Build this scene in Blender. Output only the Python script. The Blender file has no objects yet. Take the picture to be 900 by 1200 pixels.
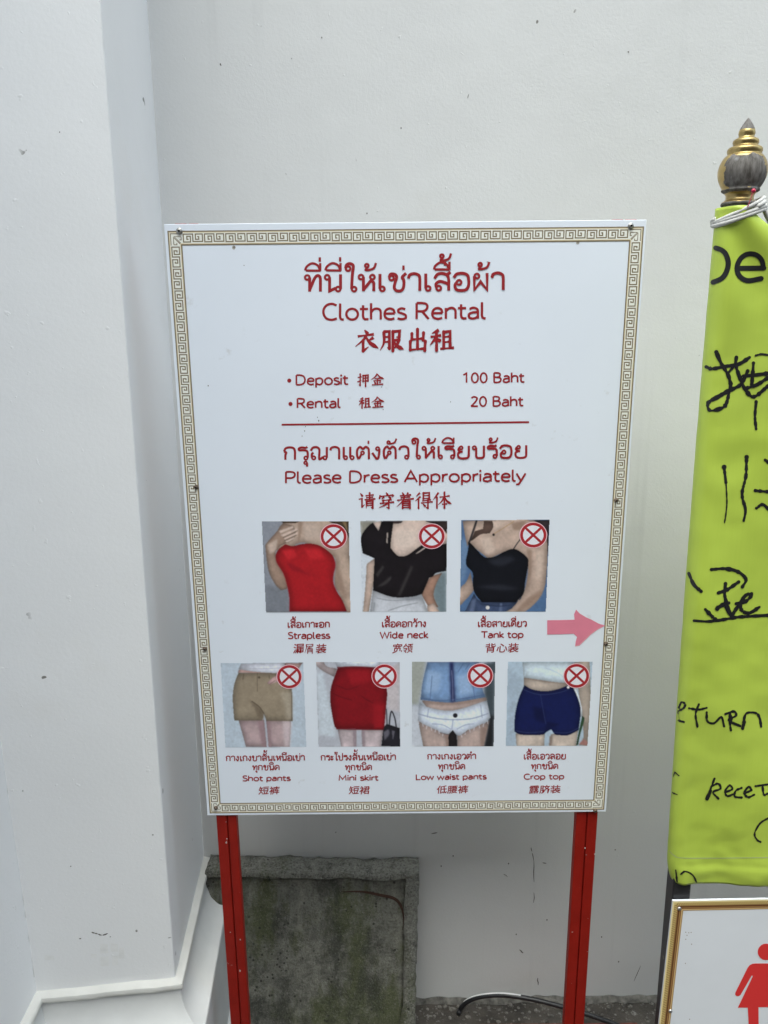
import bpy, bmesh, math, random
from mathutils import Vector, Matrix, noise
random.seed(7)
sc = bpy.context.scene
COL = sc.collection

# ------------------------------------------------------------------ camera
FPX = 900.0                                   # focal length in photo pixels (photo 900x1200)
PITCH = math.atan(900 / 3624)
ROLL = math.asin(34 * math.tan(PITCH) / 900)
CAM = Vector((0, 0, 1.55))
FW = Vector((0, math.cos(PITCH), -math.sin(PITCH)))
_r0 = Vector((1, 0, 0)); _u0 = Vector((0, math.sin(PITCH), math.cos(PITCH)))
RT = math.cos(ROLL) * _r0 - math.sin(ROLL) * _u0
UP = math.cos(ROLL) * _u0 + math.sin(ROLL) * _r0
cd = bpy.data.cameras.new('camera'); cam = bpy.data.objects.new('camera', cd); COL.objects.link(cam)
cd.sensor_fit = 'VERTICAL'; cd.sensor_height = 36; cd.lens = 27; cd.clip_start = .02; cd.clip_end = 500
cam.matrix_world = Matrix(((RT.x, UP.x, -FW.x, CAM.x), (RT.y, UP.y, -FW.y, CAM.y), (RT.z, UP.z, -FW.z, CAM.z), (0, 0, 0, 1)))
sc.camera = cam

# ------------------------------------------------------------------ sky, sun, exposure
SUN_EL, SUN_AZ = math.radians(68), math.radians(193)      # azimuth clockwise from +Y
w = bpy.data.worlds.new('World'); sc.world = w; w.use_nodes = True
nt = w.node_tree; bg = nt.nodes['Background']
sky = nt.nodes.new('ShaderNodeTexSky'); sky.sky_type = 'NISHITA'; sky.sun_disc = False
sky.sun_elevation = SUN_EL; sky.sun_rotation = SUN_AZ
sky.air_density = 1.0; sky.dust_density = 3.0; sky.ozone_density = 1.0
hs = nt.nodes.new('ShaderNodeHueSaturation'); hs.inputs['Saturation'].default_value = .56
tn = nt.nodes.new('ShaderNodeMix'); tn.data_type = 'RGBA'; tn.blend_type = 'MULTIPLY'; tn.inputs[0].default_value = 1
tn.inputs[7].default_value = (.925, .985, .955, 1)            # overcast light, a touch cool
nt.links.new(sky.outputs[0], hs.inputs['Color']); nt.links.new(hs.outputs[0], tn.inputs[6]); nt.links.new(tn.outputs[2], bg.inputs['Color'])
bg.inputs['Strength'].default_value = .10
sd = bpy.data.lights.new('sun', 'SUN'); sd.energy = .5; sd.angle = math.radians(60); sd.color = (.95, 1, .98)
so = bpy.data.objects.new('sun', sd); COL.objects.link(so); so.location = (0, -3, 6)
sdir = Vector((math.sin(SUN_AZ) * math.cos(SUN_EL), math.cos(SUN_AZ) * math.cos(SUN_EL), math.sin(SUN_EL)))
so.rotation_euler = sdir.to_track_quat('Z', 'Y').to_euler()
sc.view_settings.view_transform = 'Standard'; sc.view_settings.look = 'None'
sc.view_settings.gamma = 1; sc.view_settings.use_curve_mapping = False
sc.view_settings.exposure = 2.06
sc.cycles.max_bounces = 8

# ------------------------------------------------------------------ helpers
def ray(u, v): return FW + (u - 450) / FPX * RT - (v - 600) / FPX * UP
def onY(u, v, Y): d = ray(u, v); return CAM + d * (Y / d.y)
def onZ(u, v, z): d = ray(u, v); return CAM + d * ((z - CAM.z) / d.z)
def s2l(c):
    c /= 255.0
    return c / 12.92 if c <= .04045 else ((c + .055) / 1.055) ** 2.4
def lin(r, g, b): return (s2l(r), s2l(g), s2l(b))
def rel(r, g, b, white=(196, 208, 224), wb=(.735, .80, .91)):
    """base colour of something that shows as rgb where a white of base wb shows as white"""
    a, k = lin(r, g, b), lin(*white)
    return tuple(min(.9, x / y * q) for x, y, q in zip(a, k, wb))

class MB:
    def __init__(s): s.v = []; s.f = []; s.m = []
    def add(s, vs, fs, mi=0):
        o = len(s.v); s.v += [Vector(x) for x in vs]
        s.f += [tuple(i + o for i in f) for f in fs]; s.m += [mi] * len(fs)
    def box(s, a, b, mi=0):
        x0, y0, z0 = a; x1, y1, z1 = b
        s.add([(x0,y0,z0),(x1,y0,z0),(x1,y1,z0),(x0,y1,z0),(x0,y0,z1),(x1,y0,z1),(x1,y1,z1),(x0,y1,z1)],
              [(0,3,2,1),(4,5,6,7),(0,1,5,4),(1,2,6,5),(2,3,7,6),(3,0,4,7)], mi)
    def grid(s, fn, nu, nv, mi=0, flip=False):
        vs = [fn(i / nu, j / nv) for j in range(nv + 1) for i in range(nu + 1)]
        fs = []
        for j in range(nv):
            for i in range(nu):
                a = j * (nu + 1) + i; q = (a, a + 1, a + nu + 2, a + nu + 1)
                fs.append(q[::-1] if flip else q)
        s.add(vs, fs, mi)
    def tube(s, pts, r, n=10, mi=0, a0=0, a1=2 * math.pi, caps=True):
        pts = [Vector(p) for p in pts]; rings = []
        full = abs(a1 - a0 - 2 * math.pi) < 1e-6
        for i, p in enumerate(pts):
            t = (pts[min(i + 1, len(pts) - 1)] - pts[max(i - 1, 0)]).normalized()
            ref = Vector((0, 0, 1)) if abs(t.z) < .95 else Vector((0, 1, 0))
            x = t.cross(ref).normalized(); y = x.cross(t).normalized()
            rr = r(i / (len(pts) - 1)) if callable(r) else r
            rings.append([p + x * math.cos(a0 + (a1 - a0) * k / n) * rr + y * math.sin(a0 + (a1 - a0) * k / n) * rr for k in range(n if full else n + 1)])
        m = len(rings[0]); vs = [q for R_ in rings for q in R_]; fs = []
        for i in range(len(rings) - 1):
            for k in range(m if full else m - 1):
                a, b = i * m + k, i * m + (k + 1) % m
                fs.append((a, b, b + m, a + m))
        if full and caps: fs += [tuple(range(m))[::-1], tuple(range((len(rings) - 1) * m, len(rings) * m))]
        s.add(vs, fs, mi)
    def lathe(s, prof, base, axis=Vector((0, 0, 1)), n=40, mi=0):
        axis = axis.normalized(); x = axis.cross(Vector((0, 1, 0)) if abs(axis.y) < .9 else Vector((0, 0, 1))).normalized(); y = axis.cross(x)
        vs = []; fs = []
        for r, h in prof:
            for k in range(n):
                a = 2 * math.pi * k / n
                vs.append(Vector(base) + axis * h + x * math.cos(a) * r + y * math.sin(a) * r)
        for i in range(len(prof) - 1):
            for k in range(n):
                a, b = i * n + k, i * n + (k + 1) % n
                fs.append((a, a + n, b + n, b))
        s.add(vs, fs, mi)
    def build(s, name, mats, parent=None, smooth=False, origin=None):
        if not isinstance(mats, (list, tuple)): mats = [mats]
        o0 = Vector((0, 0, 0))
        if parent is not None: o0 = world_of(parent)
        elif origin is not None: o0 = Vector(origin)
        me = bpy.data.meshes.new(name)
        me.from_pydata([tuple(v - o0) for v in s.v], [], s.f)
        for m in mats: me.materials.append(m)
        me.polygons.foreach_set('material_index', s.m)
        if smooth: me.polygons.foreach_set('use_smooth', [True] * len(me.polygons))
        me.update()
        o = bpy.data.objects.new(name, me); COL.objects.link(o)
        if parent is not None: o.parent = parent
        elif origin is not None: o.location = o0
        return o
def world_of(o):
    p = Vector(o.location)
    while o.parent: o = o.parent; p += Vector(o.location)
    return p
def tag(o, label=None, cat=None, group=None, kind=None):
    if label: o['label'] = label
    if cat: o['category'] = cat
    if group: o['group'] = group
    if kind: o['kind'] = kind
    return o
def thing(name, loc, label, cat, group=None):
    o = bpy.data.objects.new(name, None); COL.objects.link(o); o.location = loc
    o.empty_display_size = .05
    return tag(o, label, cat, group)
def recalc(o):
    bm = bmesh.new(); bm.from_mesh(o.data); bmesh.ops.remove_doubles(bm, verts=bm.verts, dist=1e-6)
    bmesh.ops.recalc_face_normals(bm, faces=bm.faces); bm.to_mesh(o.data); bm.free()
def bevel(o, wdt, seg=2):
    m = o.modifiers.new('bevel', 'BEVEL'); m.width = wdt; m.segments = seg; m.limit_method = 'ANGLE'

# ------------------------------------------------------------------ materials
class NT:
    def __init__(s, name):
        s.mat = bpy.data.materials.new(name); s.mat.use_nodes = True
        s.t = s.mat.node_tree; s.b = s.t.nodes['Principled BSDF']; s.tc = s.t.nodes.new('ShaderNodeTexCoord')
    def n(s, typ, **kw):
        x = s.t.nodes.new(typ)
        for k, v in kw.items():
            if k.startswith('i_'): x.inputs[k[2:].replace('_', ' ')].default_value = v
            else: setattr(x, k, v)
        return x
    def l(s, a, b): s.t.links.new(a, b)
    def mapping(s, scale=(1, 1, 1), loc=(0, 0, 0)):
        m = s.n('ShaderNodeMapping'); m.inputs['Scale'].default_value = scale; m.inputs['Location'].default_value = loc
        s.l(s.tc.outputs['Object'], m.inputs['Vector']); return m.outputs[0]
    def noise(s, scale, detail=4, rough=.55, vec=None, dist=0):
        x = s.n('ShaderNodeTexNoise'); x.inputs['Scale'].default_value = scale; x.inputs['Detail'].default_value = detail
        x.inputs['Roughness'].default_value = rough; x.inputs['Distortion'].default_value = dist
        s.l(vec or s.tc.outputs['Object'], x.inputs['Vector']); return x.outputs['Fac']
    def ramp(s, fac, a, b, lo=0, hi=1):
        x = s.n('ShaderNodeMapRange'); x.inputs['From Min'].default_value = a; x.inputs['From Max'].default_value = b
        x.inputs['To Min'].default_value = lo; x.inputs['To Max'].default_value = hi
        s.l(fac, x.inputs['Value']); return x.outputs[0]
    def math(s, op, a, b):
        x = s.n('ShaderNodeMath', operation=op)
        for i, q in enumerate((a, b)):
            if isinstance(q, (int, float)): x.inputs[i].default_value = q
            else: s.l(q, x.inputs[i])
        return x.outputs[0]
    def mix(s, fac, a, b, mode='MIX'):
        x = s.n('ShaderNodeMix', data_type='RGBA', blend_type=mode)
        if isinstance(fac, (int, float)): x.inputs[0].default_value = fac
        else: s.l(fac, x.inputs[0])
        for i, q in ((6, a), (7, b)):
            if isinstance(q, tuple): x.inputs[i].default_value = q[:3] + (1,)
            else: s.l(q, x.inputs[i])
        return x.outputs[2]
    def col(s, c):
        if isinstance(c, tuple): s.b.inputs['Base Color'].default_value = c[:3] + (1,)
        else: s.l(c, s.b.inputs['Base Color'])
    def bump(s, h, strength, dist=.002, prev=None):
        x = s.n('ShaderNodeBump'); x.inputs['Strength'].default_value = strength; x.inputs['Distance'].default_value = dist
        s.l(h, x.inputs['Height'])
        if prev: s.l(prev, x.inputs['Normal'])
        return x.outputs[0]
    def norm(s, n): s.l(n, s.b.inputs['Normal'])
    def set(s, **kw):
        for k, v in kw.items():
            i = s.b.inputs[k.replace('_', ' ')]
            if hasattr(v, 'node'): s.l(v, i)
            else: i.default_value = v
        return s

def plain(name, c, rough=.5, metal=0, var=.0, bump=0, scale=40, spec=.5):
    m = NT(name)
    if var:
        f = m.noise(scale, 5)
        m.col(m.mix(m.ramp(f, .3, .7), tuple(x * (1 - var) for x in c), tuple(min(1, x * (1 + var)) for x in c)))
    else: m.col(c)
    m.set(Roughness=rough, Metallic=metal)
    m.b.inputs['Specular IOR Level'].default_value = spec
    if bump: m.norm(m.bump(m.noise(scale * 3, 4), bump, .001))
    return m.mat

def plaster(name, base=(.80, .80, .79), streak=.10):
    m = NT(name)
    big = m.noise(1.7, 4)
    c = m.mix(m.ramp(big, .3, .7), tuple(x * .95 for x in base), base)
    st = m.noise(1, 5, .6, m.mapping((26, 26, .55)))           # rain streaks, long in z
    st2 = m.noise(2.2, 3)
    c = m.mix(m.math('MULTIPLY', m.ramp(st, .56, .78), m.ramp(st2, .4, .65, 0, streak * 5)), c, tuple(x * .72 for x in base))
    ye = m.noise(5, 5, .6)
    c = m.mix(m.ramp(ye, .60, .80, 0, .22), c, (base[0] * .86, base[1] * .82, base[2] * .74))
    # small chips and specks
    fl = m.noise(38, 2, .5); fl2 = m.noise(7, 2)
    chip = m.math('MULTIPLY', m.ramp(fl, .735, .75), m.ramp(fl2, .52, .58))
    c = m.mix(chip, c, (.22, .21, .19))
    m.col(c)
    m.set(Roughness=.62)
    m.b.inputs['Specular IOR Level'].default_value = .35
    n1 = m.bump(m.noise(4, 3), .16, .02)
    n2 = m.bump(m.noise(170, 4, .65), .13, .003, n1)
    pim = m.ramp(m.noise(75, 2), .70, .78)
    n3 = m.bump(pim, .22, .003, n2)
    n4 = m.bump(chip, -.5, .004, n3)
    m.norm(n4)
    return m.mat

M = {}
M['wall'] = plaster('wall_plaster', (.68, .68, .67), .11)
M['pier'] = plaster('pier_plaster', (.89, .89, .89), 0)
M['mould'] = plain('mould_plaster', (.62, .62, .605), .6, 0, .05, .25, 14)
M['mouldtop'] = plain('mould_fillet', (.63, .62, .58), .6, 0, .06, .25, 18)

# ------------------------------------------------------------------ layout from the photo's vanishing points
D = 1.4736             # back wall plane
YS = 1.183             # sign face plane
WALL_TOP = 3.4

# ground
def ground_mat():
    m = NT('ground')
    n = m.noise(9, 8, .7); n2 = m.noise(70, 5, .7)
    c = m.mix(m.ramp(n, .35, .65), (.028, .024, .020), (.085, .074, .062))
    c = m.mix(m.ramp(n2, .58, .72), c, (.26, .25, .23))
    m.col(c); m.set(Roughness=.9)
    m.norm(m.bump(m.noise(120, 6, .7), .7, .006)); return m.mat
g = MB(); g.grid(lambda u, v: Vector((-30 + 60 * u, -30 + 60 * v, 0)), 2, 2)
tag(g.build('ground', ground_mat()), kind='structure')

# back wall
b = MB(); b.box((-1.2, D, -.15), (4.2, D + .28, WALL_TOP))
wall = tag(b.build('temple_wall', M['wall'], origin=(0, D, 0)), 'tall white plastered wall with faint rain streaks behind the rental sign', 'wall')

# added dark block, unseen behind the camera: it shuts off the low sky
opp = thing('sky_blocker', (0, -2.55, 0), 'unseen dark block added behind the camera to shade the white wall from low sky', 'light blocker')
b = MB(); b.box((-9, -2.9, -.1), (9, -2.4, 4.4)); b.build('blocker_body', plain('blocker_brown', (.13, .105, .09), .85, 0, .3, .4, 20), opp)
b = MB(); b.box((-9.1, -3.0, 4.4), (9.1, -2.3, 4.55)); b.build('blocker_cap', plain('blocker_grey', (.2, .19, .18), .85, 0, .3, .4, 20), opp)

# pier: pilaster on the left with a stepped return towards the camera
ZM = onY(239, 1004, D).z
Pb, Pf, Pl, Pn = onY(239, 1004, D), onZ(205.6, 1146, ZM), onZ(43, 1163, ZM), onZ(30, 1200, ZM)
topb = onY(172, 0, D)
nrm = Vector((Pl.y - Pf.y, -(Pl.x - Pf.x), 0)).normalized()
d_ = ray(118, 0); tt = (Pf - CAM).dot(nrm) / d_.dot(nrm); topf = CAM + d_ * tt
kb = (topb.x - Pb.x) / (topb.z - Pb.z); kf = (topf - Pf) / (topf.z - Pf.z)
Pend = Pl + (Pn - Pl).normalized() * .8; Pend.x = Pl.x + .02
def pb(z): return Vector((Pb.x + kb * (z - ZM), D - .001, z))
def pf(z): return Pf + Vector((kf.x, kf.y, 0)) * (z - ZM) + Vector((0, 0, z - ZM))
def pl(z): return Vector((Pl.x, Pl.y, z))
def pe(z): return Vector((Pend.x, Pend.y, z))
pier = thing('wall_pier', (Pf.x - .1, Pf.y + .1, 0), 'white plaster pilaster with a moulded base at the left of the rental sign', 'pilaster')
def edge_jit(z, k):
    n_ = noise.noise(Vector((k, 0, z * 38))) + .6 * noise.noise(Vector((k, 3, z * 110)))
    ch = max(0, noise.noise(Vector((k + 9, 1, z * 17))) - .38) * .02
    return n_ * .0015 - ch * 1.5
sh = MB(); NZ = 420; Z0 = ZM - .02
R1 = .0035
def front(u, v):
    z = Z0 + (WALL_TOP - Z0) * v; a, c = pl(z), pf(z); u = 1 - (1 - u) ** 1.6
    p = a.lerp(c, u)
    if u > .9999: p += Vector((-R1 + edge_jit(z, 1), 0, 0))
    return p
sh.grid(front, 24, NZ)
def chamf(u, v):
    z = Z0 + (WALL_TOP - Z0) * v
    a = pf(z) + Vector((-R1 + edge_jit(z, 1), 0, 0)); e = (pb(z) - pf(z)).normalized()
    c = pf(z) + e * (R1 - edge_jit(z, 1) * .5)
    m_ = (a + c) * .5 + (pf(z) - (a + c) * .5) * .45
    return a.lerp(m_, u * 2) if u < .5 else m_.lerp(c, u * 2 - 1)
sh.grid(chamf, 2, NZ)
def side(u, v):
    z = Z0 + (WALL_TOP - Z0) * v; e = (pb(z) - pf(z)).normalized()
    return (pf(z) + e * (R1 - edge_jit(z, 1) * .5)).lerp(pb(z), u)
sh.grid(side, 4, NZ)
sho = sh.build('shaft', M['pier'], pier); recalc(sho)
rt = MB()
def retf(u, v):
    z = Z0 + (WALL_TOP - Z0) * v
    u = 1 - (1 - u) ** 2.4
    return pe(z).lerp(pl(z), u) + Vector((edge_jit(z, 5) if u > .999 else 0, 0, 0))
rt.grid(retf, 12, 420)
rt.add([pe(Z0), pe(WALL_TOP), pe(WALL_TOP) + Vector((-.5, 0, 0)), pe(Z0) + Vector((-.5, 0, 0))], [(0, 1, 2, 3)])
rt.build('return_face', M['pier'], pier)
# moulding swept round the pier
path = [Pend, Pl, Pf, Pb]
def offs(i, o):
    """mitred point of the plan path i moved out by o"""
    def nr(a, c): d = (c - a); d.z = 0; d.normalize(); return Vector((d.y, -d.x, 0))
    ns = []
    if i > 0: ns.append(nr(path[i - 1], path[i]))
    if i < 3: ns.append(nr(path[i], path[i + 1]))
    if len(ns) == 1: q = ns[0] * o
    else:
        s_ = ns[0] + ns[1]; q = s_ * (o / (1 + ns[0].dot(ns[1])))
    p = Vector((path[i].x, path[i].y, 0)) + q
    if i == 3: p.y = D - .001
    return p
def sweep(name, prof, mat, sub=24):
    m = MB()
    for i in range(3):
        def fn(u, v, i=i):
            k = min(int(round(v * (len(prof) - 1))), len(prof) - 1); o, z = prof[k]
            p = offs(i, o).lerp(offs(i + 1, o), u); p.z = z
            wob = noise.noise(p * 30) * .0016 + noise.noise(p * 9) * .0026
            p.z += wob * (1 if z > .02 else 0); return p
        m.grid(fn, sub, len(prof) - 1)
    o = m.build(name, mat, pier, smooth=True); recalc(o)
    md = o.modifiers.new('es', 'EDGE_SPLIT'); md.split_angle = math.radians(38)
    return o
sweep('fillet', [(-.004, ZM + .004), (.002, ZM + .0015), (.010, ZM), (.0135, ZM - .002), (.0150, ZM - .006), (.0145, ZM - .011), (.012, ZM - .0135), (.006, ZM - .014)], M['mouldtop'])
cove = [(.008, ZM - .0125)]
for k in range(0, 13):
    a = math.radians(90 * k / 12)
    cove.append((.009 + .044 * (1 - math.cos(a)), ZM - .014 - .066 * math.sin(a) - .004 * k / 12))
# cove flares outwards at its foot, then a plain face, a torus and the plinth
cove = [(o, z) for o, z in cove]
prof = [(.008, ZM - .0125)]
for k in range(0, 13):
    a = math.radians(90 * k / 12)
    prof.append((.009 + .043 * (1 - math.cos(a)) , ZM - .014 - .064 * math.sin(a)))
prof += [(.0535, ZM - .080), (.0535, ZM - .086), (.055, .20), (.057, .135), (.058, .118)]
prof += [(.066, .114), (.072, .108), (.076, .098), (.076, .088), (.072, .080), (.070, .076), (.071, .072), (.080, .030), (.088, -.05)]
sweep('plinth', prof, M['mould'], 30)

# ------------------------------------------------------------------ 2-D drawing tools (photo pixel space, laid on a real plane)
def catmull(pts, n=7):
    if len(pts) < 3: return list(pts)
    P = [(2 * pts[0][0] - pts[1][0], 2 * pts[0][1] - pts[1][1])] + list(pts) + [(2 * pts[-1][0] - pts[-2][0], 2 * pts[-1][1] - pts[-2][1])]
    out = []
    for i in range(1, len(P) - 2):
        p0, p1, p2, p3 = P[i - 1:i + 3]
        for k in range(n):
            t = k / n
            out.append(tuple(.5 * (2 * p1[j] + (p2[j] - p0[j]) * t + (2 * p0[j] - 5 * p1[j] + 4 * p2[j] - p3[j]) * t * t + (3 * p1[j] - p0[j] - 3 * p2[j] + p3[j]) * t ** 3) for j in (0, 1)))
    out.append(tuple(pts[-1])); return out
class Flat:
    """collects flat shapes given in photo pixels; put(u, v, layer) maps them onto the carrying surface"""
    def __init__(s, put): s.mb = MB(); s.put = put; s.k = 0
    def poly(s, pts, mi=0, lay=None):
        if lay is None: s.k += 1; lay = s.k
        s.mb.add([s.put(u, v, lay) for u, v in pts], [tuple(range(len(pts)))], mi)
    def stroke(s, pts, wd, mi=0, caps=True):
        s.k += 1; lay = s.k; n = len(pts); L = []; Rr = []
        for i, p in enumerate(pts):
            a = pts[max(i - 1, 0)]; c = pts[min(i + 1, n - 1)]
            d1 = (p[0] - a[0], p[1] - a[1]); d2 = (c[0] - p[0], c[1] - p[1])
            def un(d): h = math.hypot(*d); return (d[0] / h, d[1] / h) if h > 1e-9 else None
            e1, e2 = un(d1), un(d2)
            if e1 is None: e1 = e2
            if e2 is None: e2 = e1
            if e1 is None: return
            t = (e1[0] + e2[0], e1[1] + e2[1]); h = math.hypot(*t)
            t = (t[0] / h, t[1] / h) if h > .2 else e2
            cs = max(.55, t[0] * e2[0] + t[1] * e2[1])
            hw = (wd(i / (n - 1)) if callable(wd) else wd) / 2 / cs
            L.append((p[0] - t[1] * hw, p[1] + t[0] * hw)); Rr.append((p[0] + t[1] * hw, p[1] - t[0] * hw))
        vs = [s.put(u, v, lay) for u, v in L] + [s.put(u, v, lay) for u, v in Rr]
        s.mb.add(vs, [(i, i + 1, n + i + 1, n + i) for i in range(n - 1)], mi)
        if caps:
            for p, i in ((pts[0], 0), (pts[-1], n - 1)):
                hw = math.hypot(L[i][0] - Rr[i][0], L[i][1] - Rr[i][1]) / 2
                if hw > .05: s.disc(p[0], p[1], hw, hw, mi, 8)
    def disc(s, x, y, rx, ry=None, mi=0, n=28):
        ry = ry or rx
        s.poly([(x + rx * math.cos(2 * math.pi * k / n), y + ry * math.sin(2 * math.pi * k / n)) for k in range(n)], mi)
    def ring(s, x, y, rx, ry, wd, mi=0, n=32):
        s.k += 1; vs = []
        for q in (1, -1):
            for k in range(n):
                a = 2 * math.pi * k / n
                vs.append(s.put(x + (rx + q * wd / 2) * math.cos(a), y + (ry + q * wd / 2) * math.sin(a), s.k))
        s.mb.add(vs, [(k, (k + 1) % n, n + (k + 1) % n, n + k) for k in range(n)], mi)
    def build(s, name, mats, parent): return s.mb.build(name, mats, parent)

def sign_put(off):
    return lambda u, v, k: onY(u, v, YS - off - (k % 60) * 1e-5)

# monoline letters: baseline 0, cap or consonant height 1.  L loop, E ellipse, P polyline, C curve, O dot
def TH(): return {
 'ท': (1.0, [('L',.17,.83,.12),('P',[(.29,.83),(.29,0)]),('C',[(.29,.1),(.5,.68),(.62,.9),(.74,.93),(.82,.8),(.83,.4),(.83,0)])]),
 'น': (1.02, [('L',.17,.83,.12),('P',[(.29,.83),(.29,.03),(.6,.2)]),('L',.72,.14,.12),('P',[(.84,1),(.84,.14)])]),
 'ใ': (.68, [('L',.2,1.33,.12),('C',[(.08,1.35),(.12,1.54),(.28,1.62),(.44,1.54),(.46,1.35),(.42,1.05),(.39,.5),(.38,.14)]),('L',.5,.13,.12)]),
 'โ': (.68, [('C',[(.62,1.3),(.4,1.34),(.12,1.3),(.22,1.5),(.1,1.64),(.4,1.62),(.66,1.62)]),('P',[(.38,1.33),(.38,.13)]),('L',.5,.13,.12)]),
 'ห': (1.0, [('L',.17,.83,.12),('P',[(.29,.83),(.29,0)]),('P',[(.29,.08),(.72,.7)]),('C',[(.66,.62),(.8,.5),(.81,.3),(.81,0)]),('L',.74,.82,.12)]),
 'เ': (.5, [('P',[(.12,1),(.12,.13)]),('L',.24,.13,.12)]),
 'แ': (.92, [('P',[(.12,1),(.12,.13)]),('L',.24,.13,.12),('P',[(.54,1),(.54,.13)]),('L',.66,.13,.12)]),
 'ช': (1.0, [('L',.2,.76,.12),('C',[(.08,.78),(.16,.98),(.36,.97),(.46,.8),(.38,.5),(.34,.2),(.45,.02),(.68,.02),(.8,.2),(.82,.6),(.74,.8),(.93,1.03)])]),
 'ข': (.96, [('L',.15,.78,.11),('C',[(.04,.8),(.1,.98),(.26,.97),(.32,.78),(.24,.45),(.24,.14),(.4,.0),(.6,0),(.78,.12),(.8,.4),(.8,1)])]),
 'า': (.8, [('C',[(.05,.72),(.12,.93),(.36,1.0),(.57,.9),(.62,.7),(.62,.3),(.62,0)])]),
 'ส': (.97, [('C',[(.06,.7),(.2,.94),(.46,1.0),(.7,.88),(.77,.62),(.77,.3),(.77,0)]),('L',.27,.14,.12),('C',[(.15,.18),(.14,.4),(.3,.53),(.55,.48),(.77,.36)]),('P',[(.62,.86),(.86,1.08)])]),
 'ล': (.97, [('C',[(.06,.7),(.2,.94),(.46,1.0),(.7,.88),(.77,.62),(.77,.3),(.77,0)]),('L',.27,.14,.12),('C',[(.15,.18),(.14,.4),(.3,.53),(.55,.48),(.77,.36)])]),
 'อ': (.97, [('C',[(.06,.74),(.2,.95),(.48,1.0),(.73,.9),(.8,.65),(.8,.3),(.68,.05),(.42,.0),(.18,.06),(.12,.3),(.2,.48)]),('L',.32,.47,.12)]),
 'ผ': (.95, [('L',.25,.83,.12),('P',[(.12,.83),(.12,.03),(.43,.5),(.76,.03),(.76,1)])]),
 'ก': (.95, [('C',[(.05,.66),(.16,.92),(.42,1.0),(.68,.92),(.76,.65),(.76,.3),(.76,0)]),('C',[(.05,.66),(.19,.58),(.14,.35),(.14,0)])]),
 'ร': (.78, [('C',[(.62,1.03),(.5,.95),(.25,.98),(.07,.9),(.1,.76),(.35,.76),(.58,.7),(.64,.5),(.64,.15)]),('L',.52,.13,.12)]),
 'ณ': (1.28, [('C',[(.06,.7),(.18,.94),(.42,1.0),(.6,.86),(.62,.6),(.62,.03),(.86,.2)]),('L',.25,.14,.12),('C',[(.13,.16),(.13,.45),(.24,.55)]),('L',.98,.14,.12),('P',[(1.1,1),(1.1,.14)])]),
 'ต': (1.0, [('C',[(.16,.0),(.07,.3),(.08,.75),(.26,.98),(.45,.82),(.62,.98),(.8,.84),(.83,.5),(.83,0)]),('L',.42,.5,.11),('P',[(.18,.03),(.35,.4)])]),
 'ด': (.98, [('C',[(.16,.0),(.07,.3),(.1,.72),(.3,.96),(.55,.98),(.76,.82),(.8,.5),(.8,0)]),('L',.42,.5,.11),('P',[(.18,.03),(.35,.4)])]),
 'ค': (.98, [('C',[(.13,.0),(.09,.4),(.14,.78),(.34,.98),(.58,.97),(.76,.82),(.8,.5),(.8,0)]),('L',.46,.52,.12),('C',[(.14,.02),(.2,.22),(.38,.42)])]),
 'ง': (.74, [('L',.4,.83,.12),('C',[(.52,.83),(.5,.5),(.44,.03)]),('P',[(.46,.03),(.32,.03),(.05,.5)])]),
 'ว': (.82, [('C',[(.06,.72),(.16,.93),(.4,1),(.61,.88),(.66,.6),(.66,.15)]),('L',.54,.13,.12)]),
 'ย': (.98, [('L',.3,.84,.11),('C',[(.19,.86),(.13,.68),(.24,.54),(.4,.52)]),('C',[(.26,.53),(.11,.4),(.13,.12),(.3,0),(.6,0),(.77,.1),(.8,.4),(.8,1)])]),
 'บ': (1.0, [('L',.18,.83,.12),('C',[(.3,.83),(.3,.4),(.31,.12),(.42,.02),(.66,.02),(.79,.12),(.8,.4),(.8,1)])]),
 'ป': (1.0, [('L',.18,.83,.12),('C',[(.3,.83),(.3,.4),(.31,.12),(.42,.02),(.66,.02),(.79,.12),(.8,.4),(.8,1.5)])]),
 'ะ': (.62, [('L',.14,.76,.09),('C',[(.08,.66),(.3,.62),(.46,.9)]),('L',.14,.26,.09),('C',[(.08,.16),(.3,.12),(.46,.4)])]),
}
THM = {   # marks, drawn relative to the right stem of the consonant before them
 'ิ': ('up', [('C',[(-.76,.04),(-.68,.26),(-.42,.45),(-.14,.34),(0,.04)]),('P',[(-.72,.04),(0,.04)])]),
 'ี': ('up', [('C',[(-.76,.04),(-.68,.26),(-.42,.45),(-.14,.34),(0,.04)]),('P',[(-.72,.04),(.02,.02)]),('P',[(.0,.0),(.0,.46)])]),
 'ื': ('up', [('C',[(-.76,.04),(-.68,.26),(-.42,.45),(-.14,.34),(0,.04)]),('P',[(-.72,.04),(.02,.02)]),('P',[(.02,.0),(.02,.48)]),('P',[(-.2,.26),(-.2,.48)])]),
 'ั': ('up', [('L',-.45,.12,.1),('C',[(-.5,.02),(-.25,.03),(-.05,.14),(.06,.42)])]),
 '่': ('tone', [('P',[(-.02,.0),(-.02,.26)])]),
 '้': ('tone', [('L',-.36,.27,.09),('C',[(-.3,.2),(-.42,.02),(-.2,.03),(0,.14),(.1,.42)])]),
 'ุ': ('low', [('L',-.1,-.25,.1),('P',[(.0,-.25),(.0,-.56)])]),
 'ำ': ('am', []),
}
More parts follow.
